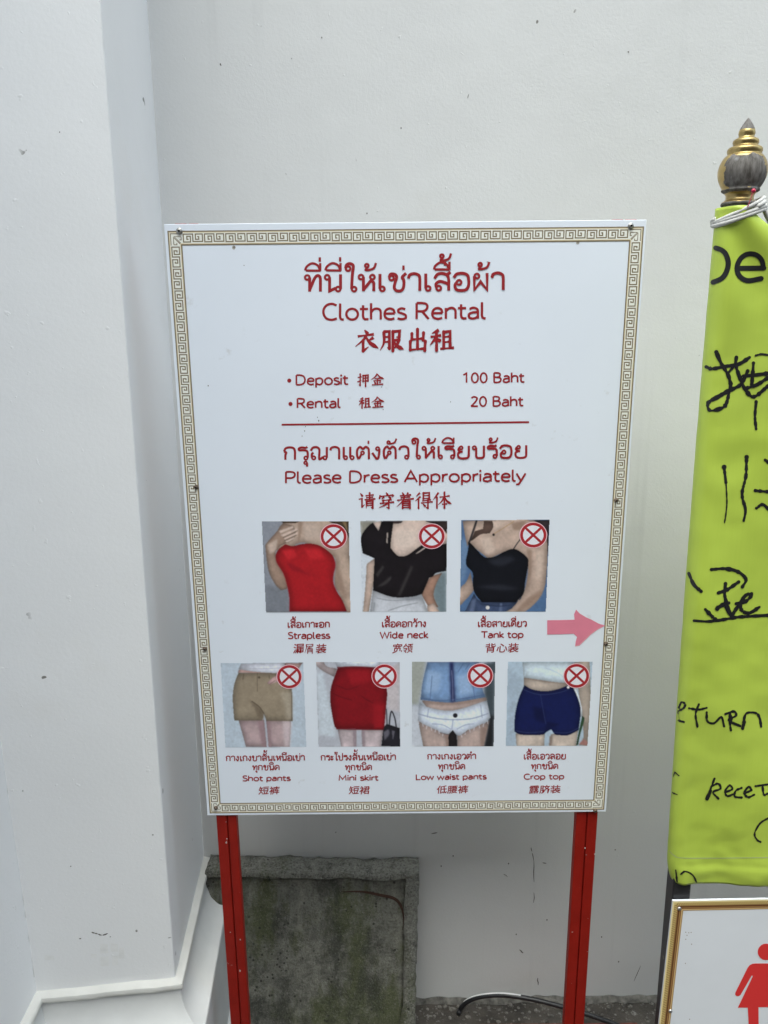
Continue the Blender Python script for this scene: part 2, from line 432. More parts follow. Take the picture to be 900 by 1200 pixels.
def LA(): return {
 'A': (.8, [('P',[(0,0),(.36,1),(.72,0)]),('P',[(.12,.32),(.6,.32)])]),
 'B': (.72, [('P',[(.08,0),(.08,1)]),('C',[(.08,1),(.33,1),(.5,.92),(.53,.76),(.46,.6),(.3,.54),(.08,.54)]),('C',[(.08,.54),(.38,.53),(.55,.44),(.59,.27),(.53,.1),(.36,0),(.08,0)])]),
 'C': (.76, [('C',[(.68,.9),(.46,1.0),(.22,.92),(.08,.66),(.08,.34),(.22,.08),(.46,0),(.69,.08)])]),
 'D': (.84, [('P',[(.08,0),(.08,1)]),('C',[(.08,1),(.36,1),(.62,.86),(.72,.5),(.62,.14),(.36,0),(.08,0)])]),
 'L': (.6, [('P',[(.08,1),(.08,0),(.55,0)])]),
 'M': (.98, [('P',[(.08,0),(.12,1),(.46,.22),(.8,1),(.84,0)])]),
 'P': (.68, [('P',[(.08,0),(.08,1)]),('C',[(.08,1),(.36,1),(.55,.91),(.59,.72),(.52,.53),(.36,.45),(.08,.45)])]),
 'R': (.74, [('P',[(.08,0),(.08,1)]),('C',[(.08,1),(.36,1),(.54,.92),(.58,.74),(.51,.57),(.36,.49),(.08,.49)]),('P',[(.34,.48),(.64,0)])]),
 'S': (.64, [('C',[(.53,.92),(.32,1),(.12,.91),(.1,.7),(.26,.55),(.46,.44),(.56,.27),(.49,.07),(.28,0),(.05,.07)])]),
 'T': (.72, [('P',[(0,1),(.68,1)]),('P',[(.34,1),(.34,0)])]),
 'W': (1.08, [('P',[(0,1),(.25,0),(.5,.92),(.75,0),(1,1)])]),
 'a': (.6, [('C',[(.1,.6),(.28,.68),(.45,.6),(.49,.45),(.49,.2),(.49,0)]),('C',[(.49,.4),(.24,.38),(.08,.27),(.09,.08),(.24,0),(.4,.05),(.49,.16)])]),
 'c': (.54, [('C',[(.47,.62),(.3,.68),(.13,.57),(.07,.34),(.13,.1),(.3,0),(.48,.06)])]),
 'd': (.68, [('P',[(.54,1.02),(.54,0)]),('C',[(.54,.56),(.32,.68),(.13,.57),(.07,.34),(.13,.1),(.32,0),(.54,.13)])]),
 'e': (.62, [('P',[(.08,.36),(.54,.36)]),('C',[(.54,.36),(.48,.59),(.31,.68),(.14,.58),(.07,.34),(.13,.1),(.33,0),(.53,.06)])]),
 'h': (.64, [('P',[(.08,1.02),(.08,0)]),('C',[(.08,.45),(.2,.63),(.36,.68),(.49,.6),(.53,.42),(.53,0)])]),
 'i': (.2, [('P',[(.08,.68),(.08,0)]),('O',.08,.93)]),
 'k': (.54, [('P',[(.08,1.02),(.08,0)]),('P',[(.46,.68),(.1,.32),(.5,0)])]),
 'l': (.3, [('C',[(.08,1.02),(.08,.6),(.08,.2),(.13,.04),(.25,.0)])]),
 'n': (.64, [('P',[(.08,.68),(.08,0)]),('C',[(.08,.45),(.2,.63),(.36,.68),(.49,.6),(.53,.42),(.53,0)])]),
 'o': (.7, [('E',.34,.34,.27,.34)]),
 'p': (.66, [('P',[(.08,.68),(.08,-.3)]),('C',[(.08,.52),(.22,.65),(.38,.67),(.52,.55),(.56,.33),(.49,.1),(.32,0),(.08,.12)])]),
 'r': (.4, [('P',[(.08,.68),(.08,0)]),('C',[(.08,.4),(.18,.6),(.37,.67)])]),
 's': (.5, [('C',[(.41,.62),(.25,.68),(.1,.6),(.1,.45),(.26,.36),(.42,.26),(.43,.08),(.25,0),(.05,.05)])]),
 't': (.44, [('C',[(.15,.9),(.15,.5),(.15,.2),(.22,.03),(.4,.02)]),('P',[(0,.66),(.38,.66)])]),
 'w': (.88, [('P',[(0,.68),(.2,0),(.41,.62),(.62,0),(.82,.68)])]),
 'y': (.56, [('P',[(0,.68),(.26,.02)]),('P',[(.52,.68),(.26,.02),(.13,-.27),(-.02,-.3)])]),
 '0': (.66, [('E',.31,.5,.24,.5)]),
 '1': (.66, [('P',[(.1,.8),(.34,1),(.34,0)])]),
 '2': (.66, [('C',[(.08,.86),(.26,1),(.48,.92),(.5,.7),(.32,.36),(.06,0)]),('P',[(.06,0),(.58,0)])]),
 ' ': (.36, []),
}
THG, LAG = TH(), LA()
def layout(text):
    out = []; x = 0; stem = 0; up = False
    for ch in text:
        if ch in THM:
            kind, st = THM[ch]
            if kind == 'am':
                out += shift([('L', -.02, 1.36, .11)], stem, 0); 
                adv, g_ = THG['า']; out += shift(g_, x, 0); stem = x + .62; x += adv; continue
            dy = {'up': 1.2, 'low': 0, 'tone': 1.74 if up else 1.22}[kind]
            if kind == 'up': up = True
            out += shift(st, stem, dy)
        else:
            adv, g_ = (THG.get(ch) or LAG[ch]); out += shift(g_, x, 0)
            stem = x + adv - .18; x += adv; up = False
    return out
def shift(st, dx, dy):
    o = []
    for s_ in st:
        if s_[0] in 'PC': o.append((s_[0], [(a + dx, b + dy) for a, b in s_[1]]))
        else: o.append((s_[0], s_[1] + dx, s_[2] + dy) + tuple(s_[3:]))
    return o
def extent(st):
    lo, hi = 9e9, -9e9
    for s_ in st:
        if s_[0] in 'PC': xs = [a for a, b in s_[1]]; e = 0
        else: xs = [s_[1]]; e = s_[3] if len(s_) > 3 else 0
        lo = min(lo, min(xs) - e); hi = max(hi, max(xs) + e)
    return lo, hi
def write(fl, text, x0, x1, base, h, wd, slope=-.009):
    st = layout(text); lo, hi = extent(st); x0 += wd / 2; x1 -= wd / 2; kx = (x1 - x0) / (hi - lo); xm = (x0 + x1) / 2
    h = h - wd
    base = base - wd / 2
    def T(a, b): X = x0 + (a - lo) * kx; return (X, base - b * h + slope * (X - xm))
    wd_ = wd
    for s_ in st:
        wd = wd_ * (.78 if s_[0] in 'PC' and min(b for a, b in s_[1]) > 1.15 else 1)
        if s_[0] == 'P': fl.stroke([T(a, b) for a, b in s_[1]], wd, caps=False)
        elif s_[0] == 'C': fl.stroke([T(a, b) for a, b in catmull(s_[1], 6)], wd, caps=False)
        elif s_[0] == 'L': X, Y = T(s_[1], s_[2]); fl.ring(X, Y, s_[3] * min(kx, h) * 1.1, s_[3] * min(kx, h) * 1.1, wd * .76, 0, 20)
        elif s_[0] == 'E': X, Y = T(s_[1], s_[2]); fl.ring(X, Y, s_[3] * kx, s_[4] * h, wd, 0, 28)
        elif s_[0] == 'O': X, Y = T(s_[1], s_[2]); fl.disc(X, Y, wd * .62, None, 0, 12)

# brush characters: h level, v upright, p left sweep, n right sweep, d dot, t flick (100-unit box, y down)
BR = {
 '衣': "d42,2 52,14|h10,29 82,19|p47,24 36,44 0,76|v34,48 34,97|t34,97 58,76|p80,34 56,50|n45,28 64,58 102,84",
 '服': "p18,10 18,60 2,96|v20,10 42,8 42,88|t42,88 32,82|h20,34 40,33|h20,57 40,56|v57,8 57,98|v57,10 87,6 84,36|t84,36 71,34|v58,51 84,46|p84,46 74,72 54,94|n60,54 76,76 104,91",
 '出': "v50,0 50,90|v22,20 22,47|h22,47 78,42|v80,16 78,50|v14,56 14,95|h14,95 86,88|v89,54 86,98",
 '租': "p38,4 8,20|h2,36 48,28|v28,14 28,98|p28,36 0,74|n31,44 47,58|v59,12 59,88|v59,14 87,10 87,86|h60,37 84,34|h60,61 84,58|h44,91 104,86",
 '请': "d12,4 22,18|h2,40 24,35|v21,36 21,88|t21,88 38,72|h42,18 90,12|h46,30 86,26|h36,43 100,37|v66,0 66,40|p48,52 46,98|v48,53 85,49 84,96|t84,96 72,88|h50,66 82,63|h50,79 82,76",
 '穿': "d48,0 55,11|v12,20 9,34|h14,23 90,14|p91,14 82,29|p36,26 20,40|n60,24 78,36|h22,49 80,43|v32,48 30,65|h10,67 94,58|v63,46 63,97|t63,97 47,88|p58,65 34,80 6,92",
 '着': "d32,0 39,13|p67,0 58,13|h18,21 84,14|h22,33 78,26|h2,48 100,38|p46,16 36,50 0,88|v34,55 34,99|v34,56 77,52 77,99|h36,68 75,66|h36,80 75,78|h34,94 77,92",
 '得': "p28,2 6,25|p32,26 0,55|v20,42 20,99|v48,3 48,41|v48,5 83,2 83,40|h50,21 80,19|h48,39 82,37|h42,53 93,46|h34,67 104,58|v75,48 75,99|t75,99 60,90|d46,72 57,85",
 '体': "p30,2 -2,48|v20,32 20,99|h36,31 95,22|v64,0 64,99|p62,30 50,54 27,79|n66,30 80,56 106,74|h50,75 80,72",
 '屑': "h18,8 84,6|v84,6 82,26|h20,26 82,25|p18,8 16,50 0,96|v50,30 50,47|d34,34 38,45|p68,32 60,45|v32,54 30,98|v32,54 79,52 78,98|h32,68 77,67|h32,82 77,81",
 '押': "h2,30 34,24|v22,2 22,95|t22,95 9,86|t0,67 36,50|v46,13 46,63|v46,15 89,10 87,60|h48,37 86,33|h46,60 86,56|v67,12 67,102",
 '金': "p50,0 30,28 -2,51|n52,6 72,30 104,45|h28,43 72,38|h18,61 80,56|v50,42 50,91|d26,68 34,81|p76,66 65,81|h6,95 97,88",
}
def brush(fl, ch, x0, x1, y0, y1, wd):
    for s_ in BR[ch].split('|'):
        k = s_[0]; pts = [tuple(float(q) for q in t.split(',')) for t in s_[1:].split()]
        pts = [(x0 + a / 100 * (x1 - x0), y0 + b_ / 100 * (y1 - y0)) for a, b_ in pts]
        if k in 'pn': pts = catmull(pts, 6) if len(pts) > 2 else [tuple(pts[0][j] + (pts[1][j] - pts[0][j]) * t / 5 for j in (0, 1)) for t in range(6)]
        else: pts = [q for a, b_ in zip(pts, pts[1:]) for q in [tuple(a[j] + (b_[j] - a[j]) * t / 5 for j in (0, 1)) for t in range(5)]] + [pts[-1]]
        f = {'h': lambda t: wd * (.95 - .35 * math.sin(math.pi * min(1, t * 1.15)) + .25 * max(0, t - .75) * 2),
             'v': lambda t: wd * (1.15 - .2 * math.sin(math.pi * t)), 'p': lambda t: wd * (1.2 - .95 * t ** 1.4),
             'n': lambda t: wd * (.55 + 1.0 * min(1, t * 1.35) if t < .76 else 1.55 - 5.6 * (t - .76)),
             'd': lambda t: wd * (.55 + .8 * t), 't': lambda t: wd * (1.1 - .9 * t)}[k]
        fl.stroke(pts, f, caps=k in 'vd')

# small han captions: Blender's own built-in font, sheared a little and laid into their box
def han(fl, text, x0, x1, y0, y1):
    c = bpy.data.curves.new('tmp', 'FONT'); c.body = text; c.size = 1; c.offset = .012; c.resolution_u = 3
    o = bpy.data.objects.new('tmp', c); COL.objects.link(o)
    dg = bpy.context.evaluated_depsgraph_get(); me = o.evaluated_get(dg).to_mesh()
    P = [(v.co.x, v.co.y) for v in me.vertices]; F_ = [tuple(p.vertices) for p in me.polygons]
    bpy.data.objects.remove(o); bpy.data.curves.remove(c)
    if not P: return
    P = [(x + .08 * y, y + .05 * (x % 1.0)) for x, y in P]
    a, b_ = min(p[0] for p in P), max(p[0] for p in P); e, f = min(p[1] for p in P), max(p[1] for p in P)
    fl.k += 1
    fl.mb.add([fl.put(x0 + (x - a) / (b_ - a) * (x1 - x0), y1 - (y - e) / (f - e) * (y1 - y0) - .009 * ((x - a) / (b_ - a) - .5) * (x1 - x0), fl.k) for x, y in P], F_)

# ------------------------------------------------------------------ the clothes rental sign
SX0, SX1, SZ0, SZ1 = -.3156, .3853, .7092, 1.6897
sign = thing('rental_sign', ((SX0 + SX1) / 2, YS + .03, 0), 'white clothes rental notice board with gold key border and red posts', 'sign')
def board_mat():
    m = NT('board_white')
    n = m.noise(6, 4)
    c = m.mix(m.ramp(n, .35, .7), (.80, .85, .93), (.82, .87, .95))
    d = m.math('MULTIPLY', m.ramp(m.noise(55, 3, .6), .66, .76), m.ramp(m.noise(4, 2), .5, .62, 0, .30))
    c = m.mix(d, c, (.40, .38, .34))
    m.col(c); m.set(Roughness=.42); m.b.inputs['Specular IOR Level'].default_value = .35
    m.norm(m.bump(m.noise(5, 2), .05, .01)); return m.mat
b = MB(); b.box((SX0, YS, SZ0), (SX1, YS + .004, SZ1))
bo = b.build('board', board_mat(), sign); bevel(bo, .0008, 2)
red = plain('print_red', rel(136, 26, 34), .5); thin_red = red
def lines(name, fn):
    f = Flat(sign_put(.0003)); fn(f); return f.build(name, red, sign)
lines('text_line', lambda f: write(f, 'ที่นี่ให้เช่าเสื้อผ้า', 355.5, 591.5, 342.6, 23.6, 3.5))
lines('text_line', lambda f: write(f, 'Clothes Rental', 378, 570.5, 375.4, 21.5, 2.8))
lines('text_line', lambda f: [brush(f, c, x0, x1, y0, y0 + 25.5, 3.3) for c, x0, x1, y0 in (('衣', 416.5, 443, 386.8), ('服', 445, 472, 386.2), ('出', 477.5, 501, 385.8), ('租', 504, 531, 385.6))])
def dep(f):
    f.disc(339, 446, 2.4); write(f, 'Deposit', 346.3, 409, 451.6, 13.2, 2.0)
    brush(f, '押', 419, 433, 438, 452.5, 1.7); brush(f, '金', 435, 449.5, 437.8, 451.8, 1.7)
lines('text_line', dep)
def ren(f):
    f.disc(340.4, 473.4, 2.4); write(f, 'Rental', 347.6, 400, 478.8, 12.8, 2.0)
    brush(f, '租', 420.5, 434, 465.5, 478.5, 1.7); brush(f, '金', 435.5, 449.8, 465, 478, 1.7)
lines('text_line', ren)
lines('text_line', lambda f: write(f, '100 Baht', 542, 615.5, 449.1, 13.1, 2.0))
lines('text_line', lambda f: write(f, '20 Baht', 551, 614.3, 476.8, 13, 2.0))
lines('rule_line', lambda f: f.poly([(330, 496.6), (620, 493.6), (620, 495.8), (330, 498.8)]))
lines('text_line', lambda f: write(f, 'กรุณาแต่งตัวให้เรียบร้อย', 331.5, 618, 538.9, 17.2, 2.6))
lines('text_line', lambda f: write(f, 'Please Dress Appropriately', 334, 617, 566, 15.4, 2.2))
lines('text_line', lambda f: [brush(f, c, x, x + 20, 577.6 - .009 * (x - 420), 596.4 - .009 * (x - 420), 2.0) for c, x in (('请', 420), ('穿', 443), ('着', 465), ('得', 486.5), ('体', 508))])
CAP = [
 (('เสื้อเกาะอก', 337, 386.5, 736, 7.4), ('Strapless', 337, 387, 749, 8.8), ('漏屑装', 343.5, 382.5, 754.3, 765.8)),
 (('เสื้อคอกว้าง', 447.5, 499.3, 735.3, 7.4), ('Wide neck', 444.7, 502.5, 748.4, 8.8), ('宽领', 459.5, 484, 754, 765.6)),
 (('เสื้อสายเดี่ยว', 560, 617.5, 735, 7.4), ('Tank top', 563.3, 613.6, 748, 8.6), ('背心装', 569, 607.8, 753.6, 765)),
 (('กางเกงขาสั้นเหนือเข่า', 264.3, 357.2, 892.1, 7.0), ('ทุกชนิด', 295.3, 327.6, 903.1, 6.8), ('Shot pants', 283.9, 340.6, 915.7, 7.4), ('短裤', 302.7, 327.9, 921.5, 931.2)),
 (('กระโปรงสั้นเหนือเข่า', 375.5, 464, 891.4, 7.0), ('ทุกชนิด', 404, 436, 903, 6.8), ('Mini skirt', 396.8, 444, 915.2, 7.4), ('短裙', 408.5, 433.5, 921.2, 930.9)),
 (('กางเกงเอวต่ำ', 500.4, 558, 890.3, 7.0), ('ทุกชนิด', 513, 545.2, 902, 6.8), ('Low waist pants', 487.2, 570.3, 914, 7.4), ('低腰裤', 511.7, 549, 920.3, 930)),
 (('เสื้อเอวลอย', 613.8, 663.2, 890.2, 7.0), ('ทุกชนิด', 622, 654.2, 901.8, 6.8), ('Crop top', 613.8, 661.3, 913.7, 7.4), ('露脐装', 619.7, 657, 920, 930)),
]
for cap in CAP:
    for ln in cap[:-1]:
        small = ln[3] > 800
        lat = ord(ln[0][0]) < 128
        lines('text_line', lambda f, ln=ln: write(f, *ln, (1.35 if lat else 1.25) if small else (1.5 if lat else 1.35)))
    def hanline(f, t, x0, x1, y0, y1):
        if '屑' not in t: return han(f, t, x0, x1, y0, y1)
        w_ = (x1 - x0) / 3.06
        han(f, '漏', x0, x0 + w_, y0, y1); brush(f, '屑', x0 + w_ * 1.06, x0 + w_ * 1.96, y0, y1, 1.0); han(f, '装', x1 - w_, x1, y0, y1)
    lines('text_line', lambda f: hanline(f, *cap[-1]))

# key pattern border, in sign metres from the measured corners
def cz(u, v): q = onY(u, v, YS); return q.x, q.z
oc = [cz(196.7, 270.9), cz(754, 265), cz(708.4, 950), cz(245.3, 951.7)]
ic = [cz(213.8, 287), cz(736.8, 282.2), cz(695.4, 937.5), cz(257.2, 938.6)]
OX0, OX1, OZ1, OZ0 = (oc[0][0] + oc[3][0]) / 2, (oc[1][0] + oc[2][0]) / 2, (oc[0][1] + oc[1][1]) / 2, (oc[2][1] + oc[3][1]) / 2
IX0, IX1, IZ1, IZ0 = (ic[0][0] + ic[3][0]) / 2, (ic[1][0] + ic[2][0]) / 2, (ic[0][1] + ic[1][1]) / 2, (ic[2][1] + ic[3][1]) / 2
BW = ((IX0 - OX0) + (OX1 - IX1) + (OZ1 - IZ1) + (IZ0 - OZ0)) / 4
IX0, IX1, IZ0, IZ1 = OX0 + BW, OX1 - BW, OZ0 + BW, OZ1 - BW
fb = Flat(lambda x, z, k: Vector((x, YS - .0003 - min(k, 40) * 4e-6, z)))
LW = .0018
for a in ([(OX0, OZ1), (OX1, OZ1), (OX1, OZ1 - BW), (OX0, OZ1 - BW)], [(OX0, OZ0 + BW), (OX1, OZ0 + BW), (OX1, OZ0), (OX0, OZ0)],
          [(OX0, OZ1 - BW), (OX0 + BW, OZ1 - BW), (OX0 + BW, OZ0 + BW), (OX0, OZ0 + BW)], [(OX1 - BW, OZ1 - BW), (OX1, OZ1 - BW), (OX1, OZ0 + BW), (OX1 - BW, OZ0 + BW)]):
    fb.poly(a, 2, 0)
def rect_line(x0, x1, z0, z1, w_, mi):
    for a in ([(x0, z1), (x1, z1), (x1, z1 - w_), (x0, z1 - w_)], [(x0, z0 + w_), (x1, z0 + w_), (x1, z0), (x0, z0)],
              [(x0, z1 - w_), (x0 + w_, z1 - w_), (x0 + w_, z0 + w_), (x0, z0 + w_)], [(x1 - w_, z1 - w_), (x1, z1 - w_), (x1, z0 + w_), (x1 - w_, z0 + w_)]):
        fb.poly(a, mi)
GW = .0012
rect_line(OX0, OX1, OZ0, OZ1, LW, 0); rect_line(OX0 + LW, OX1 - LW, OZ0 + LW, OZ1 - LW, GW, 1)
rect_line(IX0 - LW, IX1 + LW, IZ0 - LW, IZ1 + LW, LW, 0); rect_line(IX0 - LW - GW, IX1 + LW + GW, IZ0 - LW - GW, IZ1 + LW + GW, GW, 1)
KEY = [(280,210),(265,210),(265,175),(297,175),(297,240),(232,240),(232,150),(320,150),(320,235),(410,235),(410,150),(345,150),(345,210),(375,210),(375,180),(362,180)]
KEY = [((a - 232) / 198, (240 - b_) / 90) for a, b_ in KEY]
band0, band1 = LW + GW + .0016, BW - LW - GW - .0016          # keys sit between the lines
kh = band1 - band0
def keys(length, n, place):
    p_ = length / n
    for i in range(n):
        pts = [place((i + a) * p_ + .04 * p_, band0 + (b_ * .98 + .01) * kh) for a, b_ in KEY]
        fb.k = 10 + i % 2; fb.stroke(pts, .00165, 0, caps=False)
cs = BW + .001
keys(OX1 - OX0 - 2 * cs, 21, lambda s_, t: (OX0 + cs + s_, OZ1 - BW + t))
keys(OX1 - OX0 - 2 * cs, 21, lambda s_, t: (OX0 + cs + s_, OZ0 + t))
keys(OZ1 - OZ0 - 2 * cs, 30, lambda s_, t: (OX0 + BW - t, OZ1 - cs - s_))
keys(OZ1 - OZ0 - 2 * cs, 30, lambda s_, t: (OX1 - t, OZ1 - cs - s_))
for X, Z, sx, sz in ((OX0, OZ1, 1, -1), (OX1, OZ1, -1, -1), (OX0, OZ0, 1, 1), (OX1, OZ0, -1, 1)):
    q = lambda a, b_: (X + sx * a * BW, Z + sz * b_ * BW)
    for pl_ in ([(.2,1.0),(.2,.2),(1.0,.2)], [(.4,.95),(.4,.45),(.85,.9)], [(.95,.4),(.45,.4),(.9,.85)], [(.4,.95),(.62,.95),(.62,.82)], [(.95,.4),(.95,.62),(.82,.62)]):
        fb.k = 10; fb.stroke([q(*a) for a in pl_], .00115, 0, caps=False)
fb.build('key_border', [plain('print_olive', rel(110, 99, 76), .5), plain('print_gold', rel(200, 192, 166), .5), plain('print_cream', rel(212, 216, 212), .5)], sign)

# printed pictures
_pm = {}
def ink(r, g_, b_, var=.06, white=(192, 204, 219)):
    k = (r, g_, b_)
    if k not in _pm: _pm[k] = plain('ink_%d_%d_%d' % k, rel(r, g_, b_, white), .45, 0, var, 0, 130)
    return _pm[k]
def Z(off, sc_): return lambda pts: [(off[0] + a / sc_, off[1] + b_ / sc_) for a, b_ in pts]
import numpy as np
_rs = np.random.RandomState(3)
pm = NT('printed_picture'); at = pm.n('ShaderNodeAttribute'); at.attribute_name = 'print'; pm.l(at.outputs['Color'], pm.b.inputs['Base Color'])
pm.set(Roughness=.42); pm.b.inputs['Specular IOR Level'].default_value = .35
CELL = .5
FOLD = {'jeans': .06, 'vest': .03, 'shirt': .03}
def soften(p):
    """round the gentle turns of an outline, keep its sharp corners"""
    n = len(p); sharp = []
    for i in range(n):
        a, b_, c = p[i - 1], p[i], p[(i + 1) % n]
        t1 = math.atan2(b_[1] - a[1], b_[0] - a[0]); t2 = math.atan2(c[1] - b_[1], c[0] - b_[0])
        if abs((t2 - t1 + math.pi) % (2 * math.pi) - math.pi) > math.radians(48): sharp.append(i)
    if not sharp: return catmull(list(p) + [p[0]], 4)[:-1]
    out = []
    for k, i in enumerate(sharp):
        j = sharp[(k + 1) % len(sharp)]; seg = [p[i]]; q = i
        while True:
            q = (q + 1) % n; seg.append(p[q])
            if q == j: break
        out += catmull(seg, 4)[:-1]
    return out
def picture(label, off, s_, quad, layers, badge):
    """a printed picture: soft-edged ink areas on a fine sheet, cut into one sheet per thing shown.
    layers: (name, [(colour, [shapes])...]) from back to front"""
    z = Z(off, s_); q = z(quad[1])
    x0, x1 = min(p[0] for p in q), max(p[0] for p in q); y0, y1 = min(p[1] for p in q), max(p[1] for p in q)
    nx, ny = int((x1 - x0) / CELL) + 1, int((y1 - y0) / CELL) + 1
    hx, hy = (x1 - x0) / nx, (y1 - y0) / ny
    X, Y = np.meshgrid(x0 + (np.arange(nx) + .5) * hx, y0 + (np.arange(ny) + .5) * hy)
    def inside(P):
        m = np.zeros(X.shape, bool)
        for (ax, ay), (bx, by) in zip(P, P[1:] + P[:1]):
            if ay == by: continue
            m ^= ((ay > Y) != (by > Y)) & (X < (bx - ax) * (Y - ay) / (by - ay) + ax)
        return m.astype(float)
    def blur(m, sg):
        if sg < .2: return m
        R = int(math.ceil(2.5 * sg / CELL)); k = np.exp(-.5 * (np.arange(-R, R + 1) * CELL / sg) ** 2); k /= k.sum()
        for ax in (0, 1):
            pd = [(R, R), (0, 0)] if ax == 0 else [(0, 0), (R, R)]
            e = np.pad(m, pd, mode='edge'); n = m.shape[ax]; o = 0
            for i, w_ in enumerate(k): o = o + w_ * (e[i:i + n] if ax == 0 else e[:, i:i + n])
            m = o
        return m
    def mask(p):
        if p[0] == 'line':
            P = z(catmull(p[2], 4)); d = np.full(X.shape, 1e9)
            for (ax, ay), (bx, by) in zip(P, P[1:]):
                L = (bx - ax) ** 2 + (by - ay) ** 2 + 1e-9
                t = np.clip(((X - ax) * (bx - ax) + (Y - ay) * (by - ay)) / L, 0, 1)
                d = np.minimum(d, np.hypot(X - ax - t * (bx - ax), Y - ay - t * (by - ay)))
            return np.clip((p[1] / s_ / 2 - d) / .7 + .5, 0, 1) , .35
        if p[0] == 'dot':
            (cx_, cy_) = z([p[1]])[0]; return np.clip((p[2] / s_ - np.hypot(X - cx_, Y - cy_)) / .7 + .5, 0, 1), 0
        P = z(soften(p)); m = inside(P); return m, min(2.2, .10 * math.sqrt(m.sum() * CELL * CELL))
    img = np.zeros(X.shape + (3,)) + np.array(quad[0], float)
    for c, polys in quad[2:]:
        for p in polys:
            m, sg = mask(p); m = blur(m, min(sg, 1.6))[..., None]; img = img * (1 - m) + np.array(c, float) * m
    owner = np.zeros(X.shape, int); names = ['picture']
    for n, (nm, cols) in enumerate(layers, 1):
        names.append(nm)
        for i, (c, polys) in enumerate(cols):
            for p in polys:
                m, sg = mask(p)
                sep_ = i > 0 and p[0] not in ('line', 'dot') and m.sum() and (owner[m > .5] == n).mean() < .5
                if sep_: sg = .4
                owner[m > .5] = n
                first = i == 0 or p[0] in ('line', 'dot')
                a_ = blur(m, .32 if i == 0 else sg)[..., None]; col = np.zeros(3) + np.array(c, float)
                if (i == 0 or sep_) and p[0] not in ('line', 'dot'):
                    wd_ = blur(m, 4.5 if i == 0 else 2.6); wd_ = wd_ / max(wd_.max(), .01)
                    g_ = .66 + .38 * np.clip(wd_ * 1.5 - .5, 0, 1)
                    if nm not in ('skin', 'hair', 'hand', 'leaf', 'handbag'):
                        fo_ = blur(_rs.randn(*X.shape), .9); w2 = blur(fo_, 3.2) * .6 + .4 * np.roll(blur(_rs.randn(*X.shape), 1.6), 3, 0)
                        g_ = g_ * (1 + FOLD.get(nm, .012) * w2 / w2.std())
                    else: 
                        w2 = blur(_rs.randn(*X.shape), 3); g_ = g_ * (1 + .03 * w2 / w2.std())
                    col = col * g_[..., None]
                img = img * (1 - a_) + col * a_
    tex = blur(_rs.randn(*X.shape), .8); tex2 = blur(_rs.randn(*X.shape), 4)
    img = img * (1 + .05 * tex / tex.std() * .35 + .010 * tex2 / tex2.std())[..., None]
    img = np.clip(img, 4, 235) / 255.0
    l_ = np.where(img <= .04045, img / 12.92, ((img + .055) / 1.055) ** 2.4)
    kw = np.array(lin(192, 204, 219)); l_ = np.minimum(.9, l_ / kw * np.array((.735, .80, .91)))
    pad = np.pad(l_, [(1, 1), (1, 1), (0, 0)], mode='edge')
    vcol = (pad[:-1, :-1] + pad[1:, :-1] + pad[:-1, 1:] + pad[1:, 1:]) / 4
    ins = inside(q) > .5
    owner[~ins] = -1
    # islands of each owner become separate sheets, crumbs go to the picture itself
    lab = np.full(X.shape, -1); groups = []
    for j in range(ny):
        for i in range(nx):
            if lab[j, i] >= 0 or owner[j, i] <= 0: continue
            o = owner[j, i]; st = [(j, i)]; lab[j, i] = len(groups); cells = []
            while st:
                a, b_ = st.pop(); cells.append((a, b_))
                for c_, d_ in ((a + 1, b_), (a - 1, b_), (a, b_ + 1), (a, b_ - 1)):
                    if 0 <= c_ < ny and 0 <= d_ < nx and lab[c_, d_] < 0 and owner[c_, d_] == o: lab[c_, d_] = len(groups); st.append((c_, d_))
            groups.append((o, cells))
    base = [(j, i) for j in range(ny) for i in range(nx) if owner[j, i] == 0]
    for o, cells in groups:
        if len(cells) < 90: base += cells
    put = sign_put(.0003)
    def sheet(nm, cells, parent):
        idx = {}; mb = MB(); cl = []
        for j, i in cells:
            f_ = []
            for a, b_ in ((j, i), (j + 1, i), (j + 1, i + 1), (j, i + 1)):
                if (a, b_) not in idx: idx[(a, b_)] = len(mb.v); mb.v.append(put(x0 + b_ * hx, y0 + a * hy, 1)); cl.append(vcol[a, b_])
                f_.append(idx[(a, b_)])
            mb.f.append(tuple(f_)); mb.m.append(0)
        ob = mb.build(nm, pm.mat, parent); ca = ob.data.attributes.new('print', 'FLOAT_COLOR', 'POINT')
        ca.data.foreach_set('color', np.concatenate([np.array(cl), np.ones((len(cl), 1))], 1).astype('f').ravel()); return ob
    ph = sheet('picture', base, sign); ph['label'] = label
    for o, cells in groups:
        if len(cells) >= 90: sheet(names[o], cells, ph)
    (bx, by), br = z([badge[0]])[0], badge[1] / s_
    f = Flat(sign_put(.0006))
    f.disc(bx, by, br * 1.05, br * .99 * 1.0, 2); f.disc(bx, by, br * .9, br * .86, 0)
    f.ring(bx, by, br * .88, br * .83, br * .21, 1)
    for a in (1, -1):
        f.stroke([(bx - .5 * br, by - a * .46 * br), (bx + .5 * br, by + a * .46 * br)], br * .19, 1)
    f.build('prohibition_mark', [ink(204, 208, 222), ink(150, 36, 44), ink(214, 178, 190)], ph)

